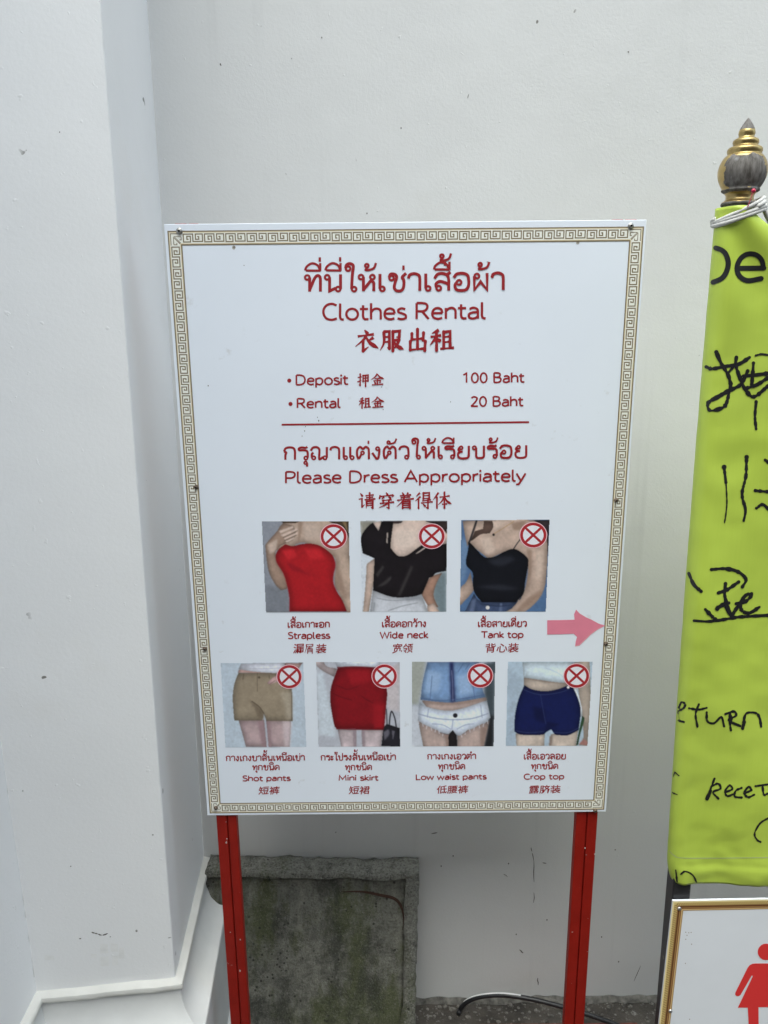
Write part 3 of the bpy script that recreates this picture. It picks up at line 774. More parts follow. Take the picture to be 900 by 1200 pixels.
picture('woman in a red strapless dress', (300, 605), 7.5, [(128,134,146), [(52,45),(815,45),(830,845),(88,845)], ((112,118,128), [[(70,600),(280,640),(295,845),(88,845)]])], [
 ('skin', [((166,148,136), [[(190,130),(240,60),(300,48),(700,48),(815,150),(830,845),(800,845),(740,700),(690,590),(705,430),(670,340),(420,230),(300,280),(180,300)]]),
           ((140,120,108), [[(240,60),(190,125),(90,240),(85,290),(110,480),(170,600),(220,650),(270,640),(290,560),(200,420),(170,330),(200,270),(260,240),(330,200),(350,140),(330,85)], [(370,50),(410,50),(395,150),(380,240),(360,238),(372,150)], [(665,290),(690,330),(760,560),(800,720),(765,720),(700,560),(700,420)]]),
           ((178,162,152), [[(420,60),(560,70),(560,200),(430,200)], [(100,250),(190,200),(170,300),(120,330)]]),
           ((196,180,172), [[(200,130),(328,84),(332,100),(215,150)], [(215,165),(365,104),(362,125),(240,180)], [(245,192),(368,138),(352,165),(255,208)], [(260,218),(335,184),(328,202),(270,232)]]),
           ((92,78,68), [('line', 6, [(238,188),(300,160),(362,128)]), ('line', 6, [(250,214),(300,190),(355,165)])])]),
 ('hair', [((66,54,44), [[(640,45),(815,45),(815,190),(775,110),(700,75)], [(225,46),(380,46),(340,60),(235,60)]]), ((120,102,76), [[(760,50),(790,50),(812,140),(800,130)]])]),
 ('dress', [((148,26,33), [[(185,310),(215,275),(260,245),(320,262),(400,245),(480,240),(560,258),(620,295),(670,340),(690,390),(697,440),(680,510),(680,590),(710,660),(760,740),(800,838),(295,838),(295,720),(272,600),(240,500),(185,410),(172,350)]]),
            ((132,22,32), [[(270,400),(360,440),(460,505),(560,515),(470,520),(380,490),(310,470)], [(172,350),(190,400),(245,495),(280,600),(305,730),(305,838),(295,838),(295,720),(272,600),(240,500),(185,410)], [(660,340),(690,390),(697,440),(680,510),(680,590),(710,660),(690,640),(668,590),(668,500),(682,430)]]),
            ((178,36,44), [[(230,300),(330,290),(360,360),(270,380)], [(420,280),(560,290),(610,370),(480,380)]])]),
], ((682,178), 115))
picture('woman in a black wide neck shirt', (415, 605), 7.5, [(190,200,212), [(55,40),(818,38),(810,838),(70,838)], ((128,128,120), [[(55,40),(200,40),(150,90),(62,180)]]), ((104,120,128), [[(690,520),(811,480),(810,838),(740,838),(690,700)]])], [
 ('skin', [((186,170,162), [[(320,60),(360,45),(640,40),(818,130),(815,245),(620,290),(430,365),(370,360),(310,280)], [(165,55),(242,42),(218,135)]]),
           ((200,186,178), [[(360,110),(560,120),(520,250),(420,300),(350,250)]]),
           ((176,158,148), [[(110,420),(180,370),(182,520),(160,650),(130,838),(78,838),(100,600)]]),
           ((148,118,104), [[(660,545),(775,495),(720,600),(700,700),(740,800),(650,790),(590,690)]]),
           ((190,170,160), [[(700,760),(750,838),(645,838),(640,790)]])]),
 ('hair', [((48,40,40), [[(620,40),(818,40),(815,155),(760,95)], [(245,41),(430,40),(400,62),(300,60)]])]),
 ('skirt', [((176,182,192), [[(165,640),(340,700),(520,700),(590,680),(650,838),(140,838)]]),
            ((136,142,152), [('line', 8, [(200,720),(330,740),(520,730)]), ('line', 8, [(300,830),(420,790),(560,760)]), ('line', 10, [(180,760),(170,830)]), [(380,712),(590,690),(605,730),(480,740)]])]),
 ('shirt', [((24,21,25), [[(165,55),(215,130),(240,45),(345,45),(320,250),(330,290),(380,345),(430,352),(480,335),(590,255),(640,270),(815,240),(812,480),(720,500),(690,530),(660,540),(600,680),(520,705),(340,710),(165,650),(180,370),(75,325),(60,185),(120,90)]]),
            ((52,50,52), [[(380,700),(500,430),(520,445),(470,560),(410,695)], [(190,510),(250,430),(265,450),(205,540)], [(200,620),(330,520),(320,560),(260,610)]]),
            ((176,166,160), [[(288,145),(299,140),(293,240),(283,230)], [(540,328),(618,272),(628,280),(560,325)]])]),
], ((682,175), 114))
picture('woman in a black tank top with thin straps', (530, 605), 7.5, [(72,100,138), [(80,35),(855,30),(822,838),(68,838)], ((96,124,158), [[(75,180),(140,250),(120,500),(72,600)]])], [
 ('skin', [((166,148,138), [[(90,40),(720,35),(830,150),(830,480),(790,680),(640,838),(470,838),(620,680),(668,500),(660,370),(520,300),(320,375),(150,240),(130,265),(110,160)], [(160,490),(190,650),(150,700),(70,785),(70,640),(120,580)]]),
           ((138,118,106), [[(655,280),(700,300),(690,480),(670,600),(640,650),(665,480)], [(520,60),(660,40),(600,120),(540,125)], [(640,740),(790,640),(760,720),(600,838),(560,838)]]),
           ((186,170,160), [[(240,200),(330,180),(380,300),(300,340)], [(740,300),(800,300),(780,520),(730,560)], [(300,50),(480,40),(380,120)]]),
           ((150,120,80), [('line', 4, [(365,155),(440,110),(540,45)])]), ((40,36,36), [('dot', (363,162), 11)])]),
 ('hair', [((82,66,60), [[(280,40),(350,40),(362,90),(330,150),(250,160),(180,210),(160,215),(200,130),(270,110)]]), ((46,40,44), [[(720,35),(855,32),(840,360),(830,200),(780,90)]])]),
 ('jeans', [((58,72,102), [[(190,680),(260,745),(560,745),(620,690),(470,838),(110,838),(160,740)]]), ((84,98,128), [[(170,740),(210,720),(190,838),(150,838)], [(420,765),(440,765),(435,838),(410,838)]]), ((36,46,70), [('line', 7, [(250,770),(400,790),(520,780)])]), ((200,200,200), [('dot', (311,803), 17)])]),
 ('tank_top', [((17,19,26), [[(140,225),(160,235),(220,300),(270,350),(310,365),(380,352),(450,315),(520,288),(580,300),(660,365),(668,420),(655,500),(640,580),(625,680),(560,755),(260,755),(200,680),(180,600),(180,500),(130,440),(120,390),(140,290)], ('line', 9, [(148,225),(180,130),(210,40)]), ('line', 7, [(155,225),(190,130),(218,40)]), ('line', 8, [(538,288),(570,240),(600,200)])]),
               ((34,37,46), [[(300,390),(480,350),(560,380),(420,440)], [(200,620),(420,600),(600,640),(420,650)]])]),
], ((712,165), 117))
picture('beige shorts above the knee', (255, 770), 8.18, [(172,187,202), [(30,60),(820,50),(850,862),(75,865)]], [
 ('skin', [((164,146,150), [[(200,600),(445,600),(470,862),(272,862)], [(465,605),(705,605),(690,862),(490,862)]]), ((140,118,124), [[(380,605),(445,605),(470,862),(430,862)], [(470,605),(500,605),(515,862),(490,862)]]),
           ((188,176,182), [[(620,610),(705,610),(690,862),(640,862)]]), ((168,140,136), [[(205,118),(570,148),(580,165),(195,150)], [(640,60),(815,55),(760,120),(650,130)]])]),
 ('shirt', [((196,202,216), [[(225,62),(640,55),(640,120),(570,155),(340,138),(200,115)]]), ((164,168,182), [('line', 8, [(240,90),(340,68),(420,62)]), ('line', 6, [(300,110),(450,112),(600,105)])])]),
 ('shorts', [((134,124,108), [[(200,150),(580,160),(690,240),(712,340),(718,612),(472,614),(458,570),(442,535),(436,575),(424,608),(160,608),(145,400),(160,260)]]),
             ((108,98,84), [[(290,400),(400,480),(440,535),(440,600),(385,575),(350,480)]]), ((154,146,132), [[(600,340),(700,330),(712,420),(710,600),(660,600),(640,450)]]),
             ((84,74,62), [('line', 9, [(330,425),(400,478),(440,535)]), ('line', 6, [(442,535),(456,570),(470,612)]), ('line', 6, [(250,165),(242,215)]), ('line', 5, [(380,150),(380,330)]), ('line', 5, [(495,175),(495,205)]), ('line', 5, [(712,340),(714,612)]), ('dot', (398,195), 11)])]),
 ('hand', [((176,148,150), [[(470,250),(540,190),(590,170),(600,220),(505,266)]]), ((110,90,84), [('line', 5, [(500,262),(550,225)])])]),
], ((687,188), 118))
picture('red mini skirt', (365, 770), 8.18, [(166,172,184), [(45,50),(845,48),(850,857),(68,858)], ((184,196,208), [[(50,150),(110,140),(225,700),(225,770),(66,740)]]), ((180,176,182), [[(720,290),(790,80),(845,60),(848,520),(740,510)]])], [
 ('skin', [((160,150,154), [[(45,50),(120,50),(150,90),(245,110),(215,190),(120,140),(55,90)]]), ((168,158,164), [[(250,690),(430,695),(430,857),(285,857)], [(480,695),(690,690),(665,857),(490,857)]]), ((140,128,136), [[(395,700),(430,700),(430,857),(405,857)], [(480,700),(510,700),(515,857),(490,857)]])]),
 ('shirt', [((186,196,210), [[(225,50),(660,50),(650,110),(250,105)]])]),
 ('skirt', [((114,18,27), [[(250,105),(400,95),(620,105),(720,300),(715,480),(695,695),(240,685),(215,640),(180,420),(190,280)]]),
            ((90,12,22), [('line', 9, [(205,350),(290,385),(385,412)]), ('line', 8, [(480,375),(540,415),(590,440)]), ('line', 7, [(240,270),(300,295),(350,310),(450,280)]), ('line', 9, [(250,100),(430,93),(620,103)]), ('line', 9, [(240,688),(470,694),(690,694)])]),
            ((140,24,34), [[(590,460),(700,440),(690,680),(600,680)], [(330,120),(560,120),(560,240),(380,270)]])]),
 ('handbag', [((34,34,42), [[(690,690),(720,640),(845,680),(850,857),(670,855)], ('line', 12, [(745,650),(755,560),(770,520),(800,590),(815,690)]), ('line', 9, [(725,660),(722,560),(718,500)])]), ((92,92,104), [[(690,720),(740,690),(745,740),(700,800)], [(770,700),(800,710),(780,800)]])]),
], ((700,183), 119))
picture('white low waist denim shorts', (477, 770), 8.18, [(152,163,178), [(48,45),(845,45),(830,855),(48,855)], ((146,152,148), [[(48,45),(175,45),(110,455),(48,455)]]), ((60,70,78), [[(745,60),(845,45),(834,600),(790,600),(745,380)]]), ((30,32,36), [[(790,560),(835,560),(830,855),(735,855)]]), ((180,188,200), [[(48,460),(105,460),(150,855),(48,855)]])], [
 ('skin', [((166,150,146), [[(140,415),(430,430),(750,385),(770,420),(440,520),(200,500)], [(105,600),(320,715),(410,735),(400,855),(155,855)], [(480,740),(790,610),(735,855),(480,855)]]), ((134,116,110), [[(150,425),(430,440),(745,395),(760,405),(430,462),(160,440)], [(360,745),(410,745),(400,855),(380,855)], [(700,690),(775,650),(735,855),(705,855)]]), ((30,26,28), [[(400,740),(440,695),(475,745),(480,855),(400,855)]])]),
 ('vest', [((108,138,178), [[(195,48),(690,48),(720,290),(750,385),(430,435),(130,410),(150,240)]]), ((136,164,200), [[(200,120),(330,160),(300,330),(160,350)], [(480,180),(580,160),(640,340),(500,370)]]), ((24,26,66), [[(408,48),(442,48),(462,425),(420,430)]]), ((70,90,130), [('line', 6, [(130,390),(280,415),(430,410),(590,390),(745,360)]), ('line', 5, [(240,180),(220,410)]), ('line', 5, [(620,200),(650,395)]), ('line', 6, [(540,60),(490,140)]), ('line', 6, [(600,60),(560,120)])]), ((150,160,190), [('line', 5, [(428,130),(436,260),(440,420)])])]),
 ('shorts', [((196,208,226), [[(118,430),(200,480),(440,512),(765,415),(800,580),(770,610),(740,640),(715,635),(660,670),(620,690),(580,700),(540,735),(500,752),(470,740),(440,700),(400,740),(370,735),(320,722),(290,695),(260,692),(220,670),(160,645),(105,605)]]),
             ((128,140,164), [('line', 8, [(110,545),(260,585),(430,600),(620,590),(780,540)]), ('line', 6, [(205,500),(195,580)]), ('line', 6, [(705,460),(720,580)]), ('line', 6, [(440,600),(430,690)]), ('line', 6, [(240,640),(340,650),(420,690)]), ('line', 6, [(480,690),(560,650),(640,640)])]), ((28,28,36), [('dot', (462,560), 22)]), ((206,214,228), [('line', 5, [(a_, b_), (a_ + d_, b_ + 26)]) for a_, b_, d_ in ((115,610,-4),(150,640,5),(190,662,-5),(232,676,4),(275,692,-6),(305,708,5),(345,730,-4),(520,742,6),(560,716,-4),(600,694,5),(645,676,-5),(690,652,6),(735,640,-5),(770,612,4))]), ((90,84,84), [('line', 5, [(320,724),(370,738),(405,742)]), ('line', 4, [(520,745),(560,722),(580,705)])])]),
], ((702,178), 120))
picture('navy high waist shorts under a white crop top', (587, 770), 8.18, [(160,180,198), [(68,45),(878,45),(830,850),(48,850)], ((150,168,186), [[(66,120),(215,200),(150,500),(140,850),(48,850)]])], [
 ('skin', [((168,158,150), [[(218,195),(640,240),(640,290),(420,340),(222,285)], [(700,48),(850,45),(860,400),(840,700),(830,850),(745,840),(790,780),(780,600),(740,300)]]), ((180,170,162), [[(140,730),(420,730),(415,850),(150,850)], [(480,740),(740,700),(720,850),(465,850)]]), ((126,114,108), [[(465,760),(495,750),(485,850),(462,850)], [(220,200),(520,232),(640,245),(640,252),(420,240)]]), ((150,110,106), [[(745,838),(790,785),(832,810),(830,850)]])]),
 ('leaf', [((40,66,46), [[(780,560),(800,600),(760,740),(740,840),(720,850),(750,700)]]), ((200,210,220), [[(688,282),(725,300),(775,480),(780,570),(760,545)]])]),
 ('crop_top', [((190,208,222), [[(205,48),(700,48),(720,220),(640,245),(520,240),(220,195)]]), ((172,190,206), [('line', 8, [(240,90),(230,180)]), ('line', 7, [(420,100),(560,160),(620,220)])])]),
 ('shorts', [((18,26,72), [[(225,270),(300,310),(420,328),(540,310),(640,275),(690,290),(740,400),(765,520),(745,700),(640,750),(520,745),(480,690),(440,715),(390,745),(200,745),(130,715),(135,560),(170,400)]]), ((14,20,58), [[(300,470),(420,500),(430,640),(330,600)], [(440,620),(560,640),(480,690),(430,710)]]), ((62,70,112), [('line', 5, [(215,310),(320,350),(420,360),(560,340),(650,310)]), ('line', 4, [(380,360),(400,480),(430,640)]), ('line', 5, [(135,705),(260,725),(410,715)]), ('line', 5, [(500,720),(640,725),(745,680)])]), ((214,214,222), [('dot', (645,290), 13)])]),
], ((725,180), 121))
f = Flat(sign_put(.0004)); za = Z((630, 700), 4.615)
f.poly(za([(52,124),(120,123),(200,121),(197,92),(208,66),(226,86),(262,108),(290,120),(330,142),(366,153),(330,172),(290,200),(262,228),(226,262),(203,266),(206,240),(213,214),(195,197),(120,200),(52,201)]), 0)
f.poly(za([(366,153),(330,172),(290,200),(262,228),(226,262),(203,266),(206,262),(224,257),(258,224),(288,196),(328,168)]), 1)
f.build('arrow_sticker', [plain('sticker_pink', rel(194, 116, 138, (190, 204, 220)), .6, 0, .05, 0, 30), plain('sticker_edge', rel(206, 150, 160), .6)], sign)
# nail holes and scuffs on the board
f = Flat(sign_put(.0003))
hole_m = [plain('hole_rim', rel(150, 150, 145), .6), plain('hole_dark', rel(90, 88, 84), .7)]
for u, v in ((274, 290), (677, 284)):
    f = Flat(sign_put(.0003)); f.disc(u, v, 2.1, 2.4, 0, 12); f.disc(u + .3, v - .4, 1.1, None, 1, 8); f.build('nail_hole', hole_m, sign)
for u, v, r_ in ((373.5, 493, .8), (372, 489, .5), (286, 311, .5), (528, 471, .5), (447, 453.5, .5), (449, 480, .5), (571, 307, .6), (244, 452, .7), (354, 511, .5), (357, 505, .6), (358, 500, .5)):
    f = Flat(sign_put(.0003)); f.disc(u, v, r_, r_ * 1.3, 0, 7); f.build('speck', hole_m[1], sign)

# posts (flat bar pairs), screws
postm = NT('post_red')
c = postm.mix(postm.ramp(postm.noise(30, 4), .35, .7), (.25, .009, .004), (.30, .012, .006))
postm.col(postm.mix(postm.ramp(postm.noise(90, 2), .74, .76), c, (.5, .42, .4))); postm.set(Roughness=.5); postm.b.inputs['Specular IOR Level'].default_value = .25
postm.norm(postm.bump(postm.noise(60, 3), .12, .002))
def post(x0, x1, inner):
    b = MB(); xm = x0 + (x1 - x0) * (.55 if inner > 0 else .5); zt = SZ1 + .0012
    g_ = .0011
    b.box((x0, YS + .0043, -.06), (xm - g_, YS + .021, zt)); b.box((xm + g_, YS + .0046, -.06), (x1, YS + .021, zt))
    b.box((xm - g_ - .001, YS + .009, -.06), (xm + g_ + .001, YS + .019, zt - .001))
    o = b.build('post', postm.mat, sign); bevel(o, .0012, 2); return o
xa0, xa1 = onY(252.5, 957, YS).x, onY(276, 957, YS).x
xb0, xb1 = onY(676.5, 955, YS).x, onY(701.5, 955, YS).x
post(xa0, xa1, 1); post(xb0, xb1, -1)
steel = plain('bolt_steel', (.42, .41, .39), .35, .9, .2, .1, 200)
dark = plain('bolt_hole', (.02, .02, .02), .6)
def bolt(u, v, r_, rust=False):
    q = onY(u, v, YS); b = MB()
    b.lathe([(r_, .0), (r_, .0012), (r_ * .93, .0018), (r_ * .62, .0021)], (q.x, YS, q.z), Vector((0, -1, 0)), 20)
    b.lathe([(r_ * .62, .0021), (r_ * .58, .0036), (r_ * .42, .0042), (r_ * .36, .0041)], (q.x, YS, q.z), Vector((0, -1, 0)), 20)
    b.lathe([(r_ * .36, .0041), (r_ * .3, .0026), (0.00001, .0026)], (q.x, YS, q.z), Vector((0, -1, 0)), 12, 1)
    b.build('bolt', [steel if not rust else rusty, dark], sign, smooth=True)
rusty = plain('bolt_rust', (.16, .12, .09), .6, .4, .35, .2, 300)
bolt(210.3, 271, .0047); bolt(739, 265, .0045)
for u, v in ((230, 570.5), (722, 586), (240, 760), (710, 754), (253, 946.5), (697.5, 949.5)): bolt(u, v, .0036, True)
wt = plain('paint_chip', (.62, .5, .48), .5)
for u, v in ((266, 983), (685.5, 994), (697, 1001)):
    q = onY(u, v, YS + .004); b = MB(); b.lathe([(.0011, 0), (.0009, .0009), (.00001, .0012)], (q.x, YS + .0043, q.z), Vector((0, -1, 0)), 8)
    b.build('rivet', wt, sign)

# ------------------------------------------------------------------ concrete slab against the wall
def slab_mat(nm, g_=1):
    m = NT(nm)
    n = m.noise(30, 8, .72); n2 = m.noise(1, 6, .65, m.mapping((9, 9, 4))); fine = m.noise(160, 5, .7)
    c = m.mix(m.ramp(n, .35, .68), (.095, .095, .078), (.25, .245, .205))
    c = m.mix(m.ramp(n2, .47, .58, 0, .75), c, (.062, .074, .020))
    c = m.mix(m.ramp(m.noise(1, 7, .7, m.mapping((14, 14, 6), (3, 1, 2))), .50, .62, 0, .7), c, (.028, .029, .022))
    c = m.mix(m.ramp(fine, .58, .75, 0, .6), c, (.30, .29, .26))
    if g_ > 1: c = m.mix(m.ramp(n, .40, .56, .15, .7), c, (.19, .187, .165))
    gr = m.noise(210, 4, .75)
    c = m.mix(m.ramp(gr, .40, .47, .65 if g_ > 1 else .35, 0), c, (.030, .028, .024))
    c = m.mix(m.ramp(gr, .56, .66, 0, .75 if g_ > 1 else .3), c, (.30, .295, .265))
    pt = m.n('ShaderNodeTexVoronoi'); pt.inputs['Scale'].default_value = 75; m.l(m.tc.outputs['Object'], pt.inputs['Vector'])
    c = m.mix(m.math('MULTIPLY', m.ramp(pt.outputs['Distance'], .16, .24, .8, 0), m.ramp(m.noise(16, 2), .52, .56)), c, (.02, .02, .016))
    m.col(c); m.set(Roughness=.92)
    v = m.n('ShaderNodeTexVoronoi'); v.inputs['Scale'].default_value = 48; m.l(m.tc.outputs['Object'], v.inputs['Vector'])
    pit = m.math('MULTIPLY', m.ramp(v.outputs['Distance'], .12, .30, 1, 0), m.ramp(m.noise(9, 3), .5, .6))
    m.norm(m.bump(pit, -.9, .006, m.bump(gr, .8, .005, m.bump(n, .5, .01)))); return m.mat
slab_l, slab_r = -.394, .0680
zt = .391; th = .052
slab = thing('concrete_slab', ((slab_l + slab_r) / 2, D - .05, 0), 'old mossy concrete slab with raised rim leaning on the wall behind the sign', 'slab')
def rough(p, a=.0032): return p + Vector((noise.noise(p * 60), noise.noise(p * 60 + Vector((7, 0, 0))), noise.noise(p * 60 + Vector((0, 9, 0))))) * a + Vector((noise.noise(p * 17), 0, noise.noise(p * 15 + Vector((3, 3, 0))))) * a * 1.3
def lean(p): return Vector((p.x - (zt - p.z) * .035, p.y - (zt - p.z) * .24, p.z + (slab_r - p.x) * .03))
def rbox(mb, a, c, d=.008):
    A, Cc = Vector(a), Vector(c)
    def face(o, e1, e2):
        n1 = max(2, int(e1.length / d)); n2 = max(2, int(e2.length / d))
        mb.grid(lambda u, v: lean(rough(o + e1 * u + e2 * v)), n1, n2)
    X, Y, Zz = Vector((Cc.x - A.x, 0, 0)), Vector((0, Cc.y - A.y, 0)), Vector((0, 0, Cc.z - A.z))
    face(A, X, Zz); face(A + X, Y, Zz); face(A + Y + X, -X, Zz); face(A + Y, -Y, Zz); face(A + Zz, X, Y)
SM = slab_mat('mossy_concrete'); SR = slab_mat('rim_concrete', 1.7)
b = MB(); rbox(b, (slab_l, D - th + .012, -.05), (slab_r - .028, D - .004, zt - .014))
o = b.build('panel', SM, slab, smooth=True); recalc(o)
b = MB(); rbox(b, (slab_l, D - th - .001, zt - .013), (slab_r, D - .0035, zt)); rbox(b, (slab_r - .028, D - th, -.05), (slab_r, D - .0045, zt - .0135))
o = b.build('rim', SR, slab, smooth=True); recalc(o)
def on_slab(u, v):
    q = onY(u, v, D - th + .009)
    for _ in range(6): q = onY(u, v, D - th + .0085 - (zt - q.z) * .24)
    return q
f = Flat(lambda u, v, k: on_slab(u, v))
f.stroke(catmull([(400, 1045), (425, 1045), (446, 1049), (462, 1053), (470, 1062), (473, 1076), (472, 1090)], 5), lambda t: .6 + 3.0 * math.sin(math.pi * min(1, t * 1.1)) , 0, caps=False)
f.build('rust_stain', plain('rust', (.045, .02, .012), .9, 0, .3, 0, 200), slab)

# ------------------------------------------------------------------ rubble, cement strip, hose
def rub_mat():
    m = NT('rubble'); n = m.noise(60, 5, .7)
    m.col(m.mix(m.ramp(n, .35, .7), (.045, .040, .033), (.24, .225, .20))); m.set(Roughness=.95)
    m.norm(m.bump(m.noise(300, 4), .5, .002)); return m.mat
RB = rub_mat()
b = MB()
def cem(u, v):
    x = -.35 + 1.6 * u; e = noise.noise(Vector((x * 14, 0, 3))) * .008 + noise.noise(Vector((x * 50, 0, 9))) * .004
    y = D - .001 - v * (.011 + e); z = (.010 + noise.noise(Vector((x * 30, 4, 1))) * .007) * (1 - v ** 1.5) + .0015
    return Vector((x, y, max(z, .001)))
b.grid(cem, 320, 5)
tag(b.build('cement_skirt', plain('old_cement', (.12, .113, .10), .9, 0, .6, .8, 60), origin=(0, D, 0)), 'broken rough strip of grey cement along the foot of the white wall', 'cement strip')
b = MB()
for i in range(1600):
    x = random.uniform(-.28, 1.2); y = D - .012 - random.random() ** 1.4 * .30; r_ = random.choice((.0012, .0015, .002, .0025, .003, .005)) * random.uniform(.7, 1.3)
    bm = bmesh.new(); bmesh.ops.create_icosphere(bm, subdivisions=1, radius=r_)
    s_ = Vector((random.uniform(.8, 1.6), random.uniform(.7, 1.3), random.uniform(.4, .8)))
    b.add([Vector((v.co.x * s_.x, v.co.y * s_.y, v.co.z * s_.z)) * random.uniform(.8, 1.15) + Vector((x, y, r_ * .3)) for v in bm.verts], [tuple(v.index for v in f_.verts) for f_ in bm.faces]); bm.free()
tag(b.build('rubble', RB), 'grey grit and mortar crumbs scattered on the ground along the wall', kind='stuff')
hp = [(537, 1188), (541, 1180), (549, 1173), (563, 1168), (585, 1166), (606, 1168), (628, 1172), (652, 1178), (680, 1186), (706, 1195), (735, 1206), (770, 1222)]
hose_pts = []
for i, (u, v) in enumerate(catmull(hp, 5)):
    t = i / 55; Yh = D - .030 - .10 * t ** 1.3
    q = onY(u, v, Yh)
    if q.z < .0075: q = onZ(u, v, .0075)
    hose_pts.append(q)
b = MB(); b.tube(hose_pts, .0052, 12)
hose = tag(b.build('hose', plain('black_rubber', (.014, .014, .016), .42, 0, .3, .2, 60), origin=hose_pts[0], smooth=True), 'black hose splashed with white paint lying at the foot of the wall', 'hose')
b = MB(); b.tube(hose_pts[8:27], .0054, 6, a0=math.radians(72), a1=math.radians(140)); b.build('paint_splash', plain('white_paint', (.7, .7, .69), .6, 0, .1, .2, 80), hose, smooth=True)
# reddish tile edge in the ground just in view
q0, q1 = onZ(560, 1201, .003), onZ(735, 1196, .003)
b = MB(); b.box((q0.x, q0.y - .2, -.02), (q1.x + .02, q0.y - .0, .005))
tag(b.build('clay_tile', plain('clay', (.13, .035, .025), .8, 0, .4, .4, 50), origin=(q0.x, q0.y, 0)), 'worn reddish clay tile set in the ground below the hose', 'tile')

# scuffs and cracks on the back wall
f = Flat(lambda u, v, k: onY(u, v, D - .0006))
def crack(pts, wd):
    p = []
    for a, c in zip(pts, pts[1:]):
        for k in range(6): p.append((a[0] + (c[0] - a[0]) * k / 6 + random.uniform(-.5, .5), a[1] + (c[1] - a[1]) * k / 6))
    i = 0
    while i < len(p) - 3:
        n_ = random.randint(2, 5); f.stroke(p[i:i + n_ + 1], lambda t: wd * (.4 + .6 * math.sin(math.pi * t)), 0, caps=False); i += n_ + random.randint(0, 2)
crack([(622, 993), (625, 1003), (626, 1040), (625, 1076)], 1.0); crack([(630, 1146), (631, 1163)], 1.4); crack([(609, 1113), (614, 1118)], 1.6)
crack([(506, 977), (516, 975)], 1.3); crack([(636, 1011), (641, 1012)], 1.0); crack([(743, 1150), (752, 1128)], .8); crack([(590, 1024), (596, 1028)], .7)
crack([(775, 1133), (780, 1130)], .8); crack([(258, 74), (260, 80)], 1.6); crack([(736, 60), (737.5, 63)], 1.5); crack([(548, 115), (550, 108)], .8)
crack([(342, 68), (341, 72)], 1.0)
for u, v in ((517, 1015), (596, 1012), (531, 1003), (605, 1095), (641, 1078), (874, 320), (470, 150), (377, 44), (430, 250), (705, 1098), (725, 1127)): f.disc(u, v, .8, 1.0, 0, 7)
f.build('scuff', plain('scuff_dark', (.13, .12, .11), .9), wall)
f = Flat(lambda u, v, k: CAM + ray(u, v) * ((Pf - CAM).dot(nrm) / ray(u, v).dot(nrm)) + nrm * (-.0006 if nrm.y > 0 else .0006))
crack([(107, 1092), (114, 1094), (120, 1096), (128, 1093)], 1.5); crack([(94, 1099), (95, 1101)], 1.6); crack([(129, 1098), (131, 1096)], .8)
for u, v in ((83, 1015), (70, 155)): f.disc(u, v, .7, .8, 0, 7)
f.build('scuff', bpy.data.materials['scuff_dark'], pier)

# faint grey rub marks low on the pilaster
stm = plain('rub_mark', (.835, .832, .82), .65, 0, .06, 0, 60)
for (u, v, a, h_) in ((118, 1106, 9, 11), (130, 1106, 8, 9), (139, 1110, 7, 13), (107, 1117, 6, 5), (118, 1121, 10, 11), (131, 1119, 7, 12), (52, 1120, 12, 5)):
    f = Flat(lambda u, v, k: CAM + ray(u, v) * ((Pf - CAM).dot(nrm) / ray(u, v).dot(nrm)) + nrm * (-.0004 if nrm.y > 0 else .0004))
    f.poly([(u + random.uniform(-1, 1), v + random.uniform(-1, 1)), (u + a + random.uniform(-1, 1), v + random.uniform(-1, 1)), (u + a, v + h_), (u + random.uniform(-1, 1), v + h_)])
    f.build('rub_mark', stm, pier)

# ------------------------------------------------------------------ black post with gilded finial
YP = 1.09; PW = .030
pq = onY(788.5, 1045, YP); px0 = pq.x; pxc = px0 + PW / 2
stand = thing('banner_post', (pxc, YP + PW / 2, 0), 'black square post topped by a worn gilded lotus bud finial', 'post')
blackm = NT('black_enamel'); c = blackm.mix(blackm.ramp(blackm.noise(60, 3), .66, .70), (.018, .018, .020), (.16, .14, .11)); blackm.col(c); blackm.set(Roughness=.4)
ptop = onY(866, 236, YP + PW / 2)
LEAN = (ptop.x - pxc) / (ptop.z - pq.z)
def pcx(z): return pxc + LEAN * (z - pq.z)
b = MB(); b.box((px0, YP, -.03), (px0 + PW, YP + PW, ptop.z - .10))
b.v = [v + Vector((LEAN * (v.z - pq.z), 0, 0)) for v in b.v]
o = b.build('shaft', blackm.mat, stand); bevel(o, .0025, 3)
gm = NT('worn_gilding')
mp = gm.noise(38, 6, .65, dist=.5)
sep = gm.n('ShaderNodeSeparateXYZ'); gm.l(gm.tc.outputs['Object'], sep.inputs[0])
fz = ptop.z - .006
def band(lo, hi, soft=.004): return gm.math('MULTIPLY', gm.ramp(sep.outputs['Z'], fz + lo - soft, fz + lo + soft), gm.ramp(sep.outputs['Z'], fz + hi - soft, fz + hi + soft, 1, 0))
xr = gm.math('SUBTRACT', gm.math('SUBTRACT', gm.math('MULTIPLY', gm.math('SUBTRACT', sep.outputs['X'], ptop.x - pxc), .91), gm.math('MULTIPLY', sep.outputs['Y'], .41)), .003)
facing = gm.math('MULTIPLY', gm.ramp(gm.math('ABSOLUTE', xr, 0), .014, .036, 1, 0), gm.ramp(sep.outputs['Y'], -.004, .004, 1, 0))
patch = gm.math('MULTIPLY', facing, band(.020, .062, .008))
tip = band(.094, .2, .003); low = gm.math('MAXIMUM', band(-.01, .0045, .002), band(.016, .0205, .0015))
worn = gm.math('MAXIMUM', gm.math('MAXIMUM', patch, tip), low)
worn = gm.ramp(gm.math('ADD', gm.math('MULTIPLY', worn, .75), mp), .86, .90)
wood = gm.mix(gm.ramp(gm.noise(1, 5, .7, gm.mapping((160, 160, 28))), .35, .7), (.075, .066, .057), (.23, .215, .20))
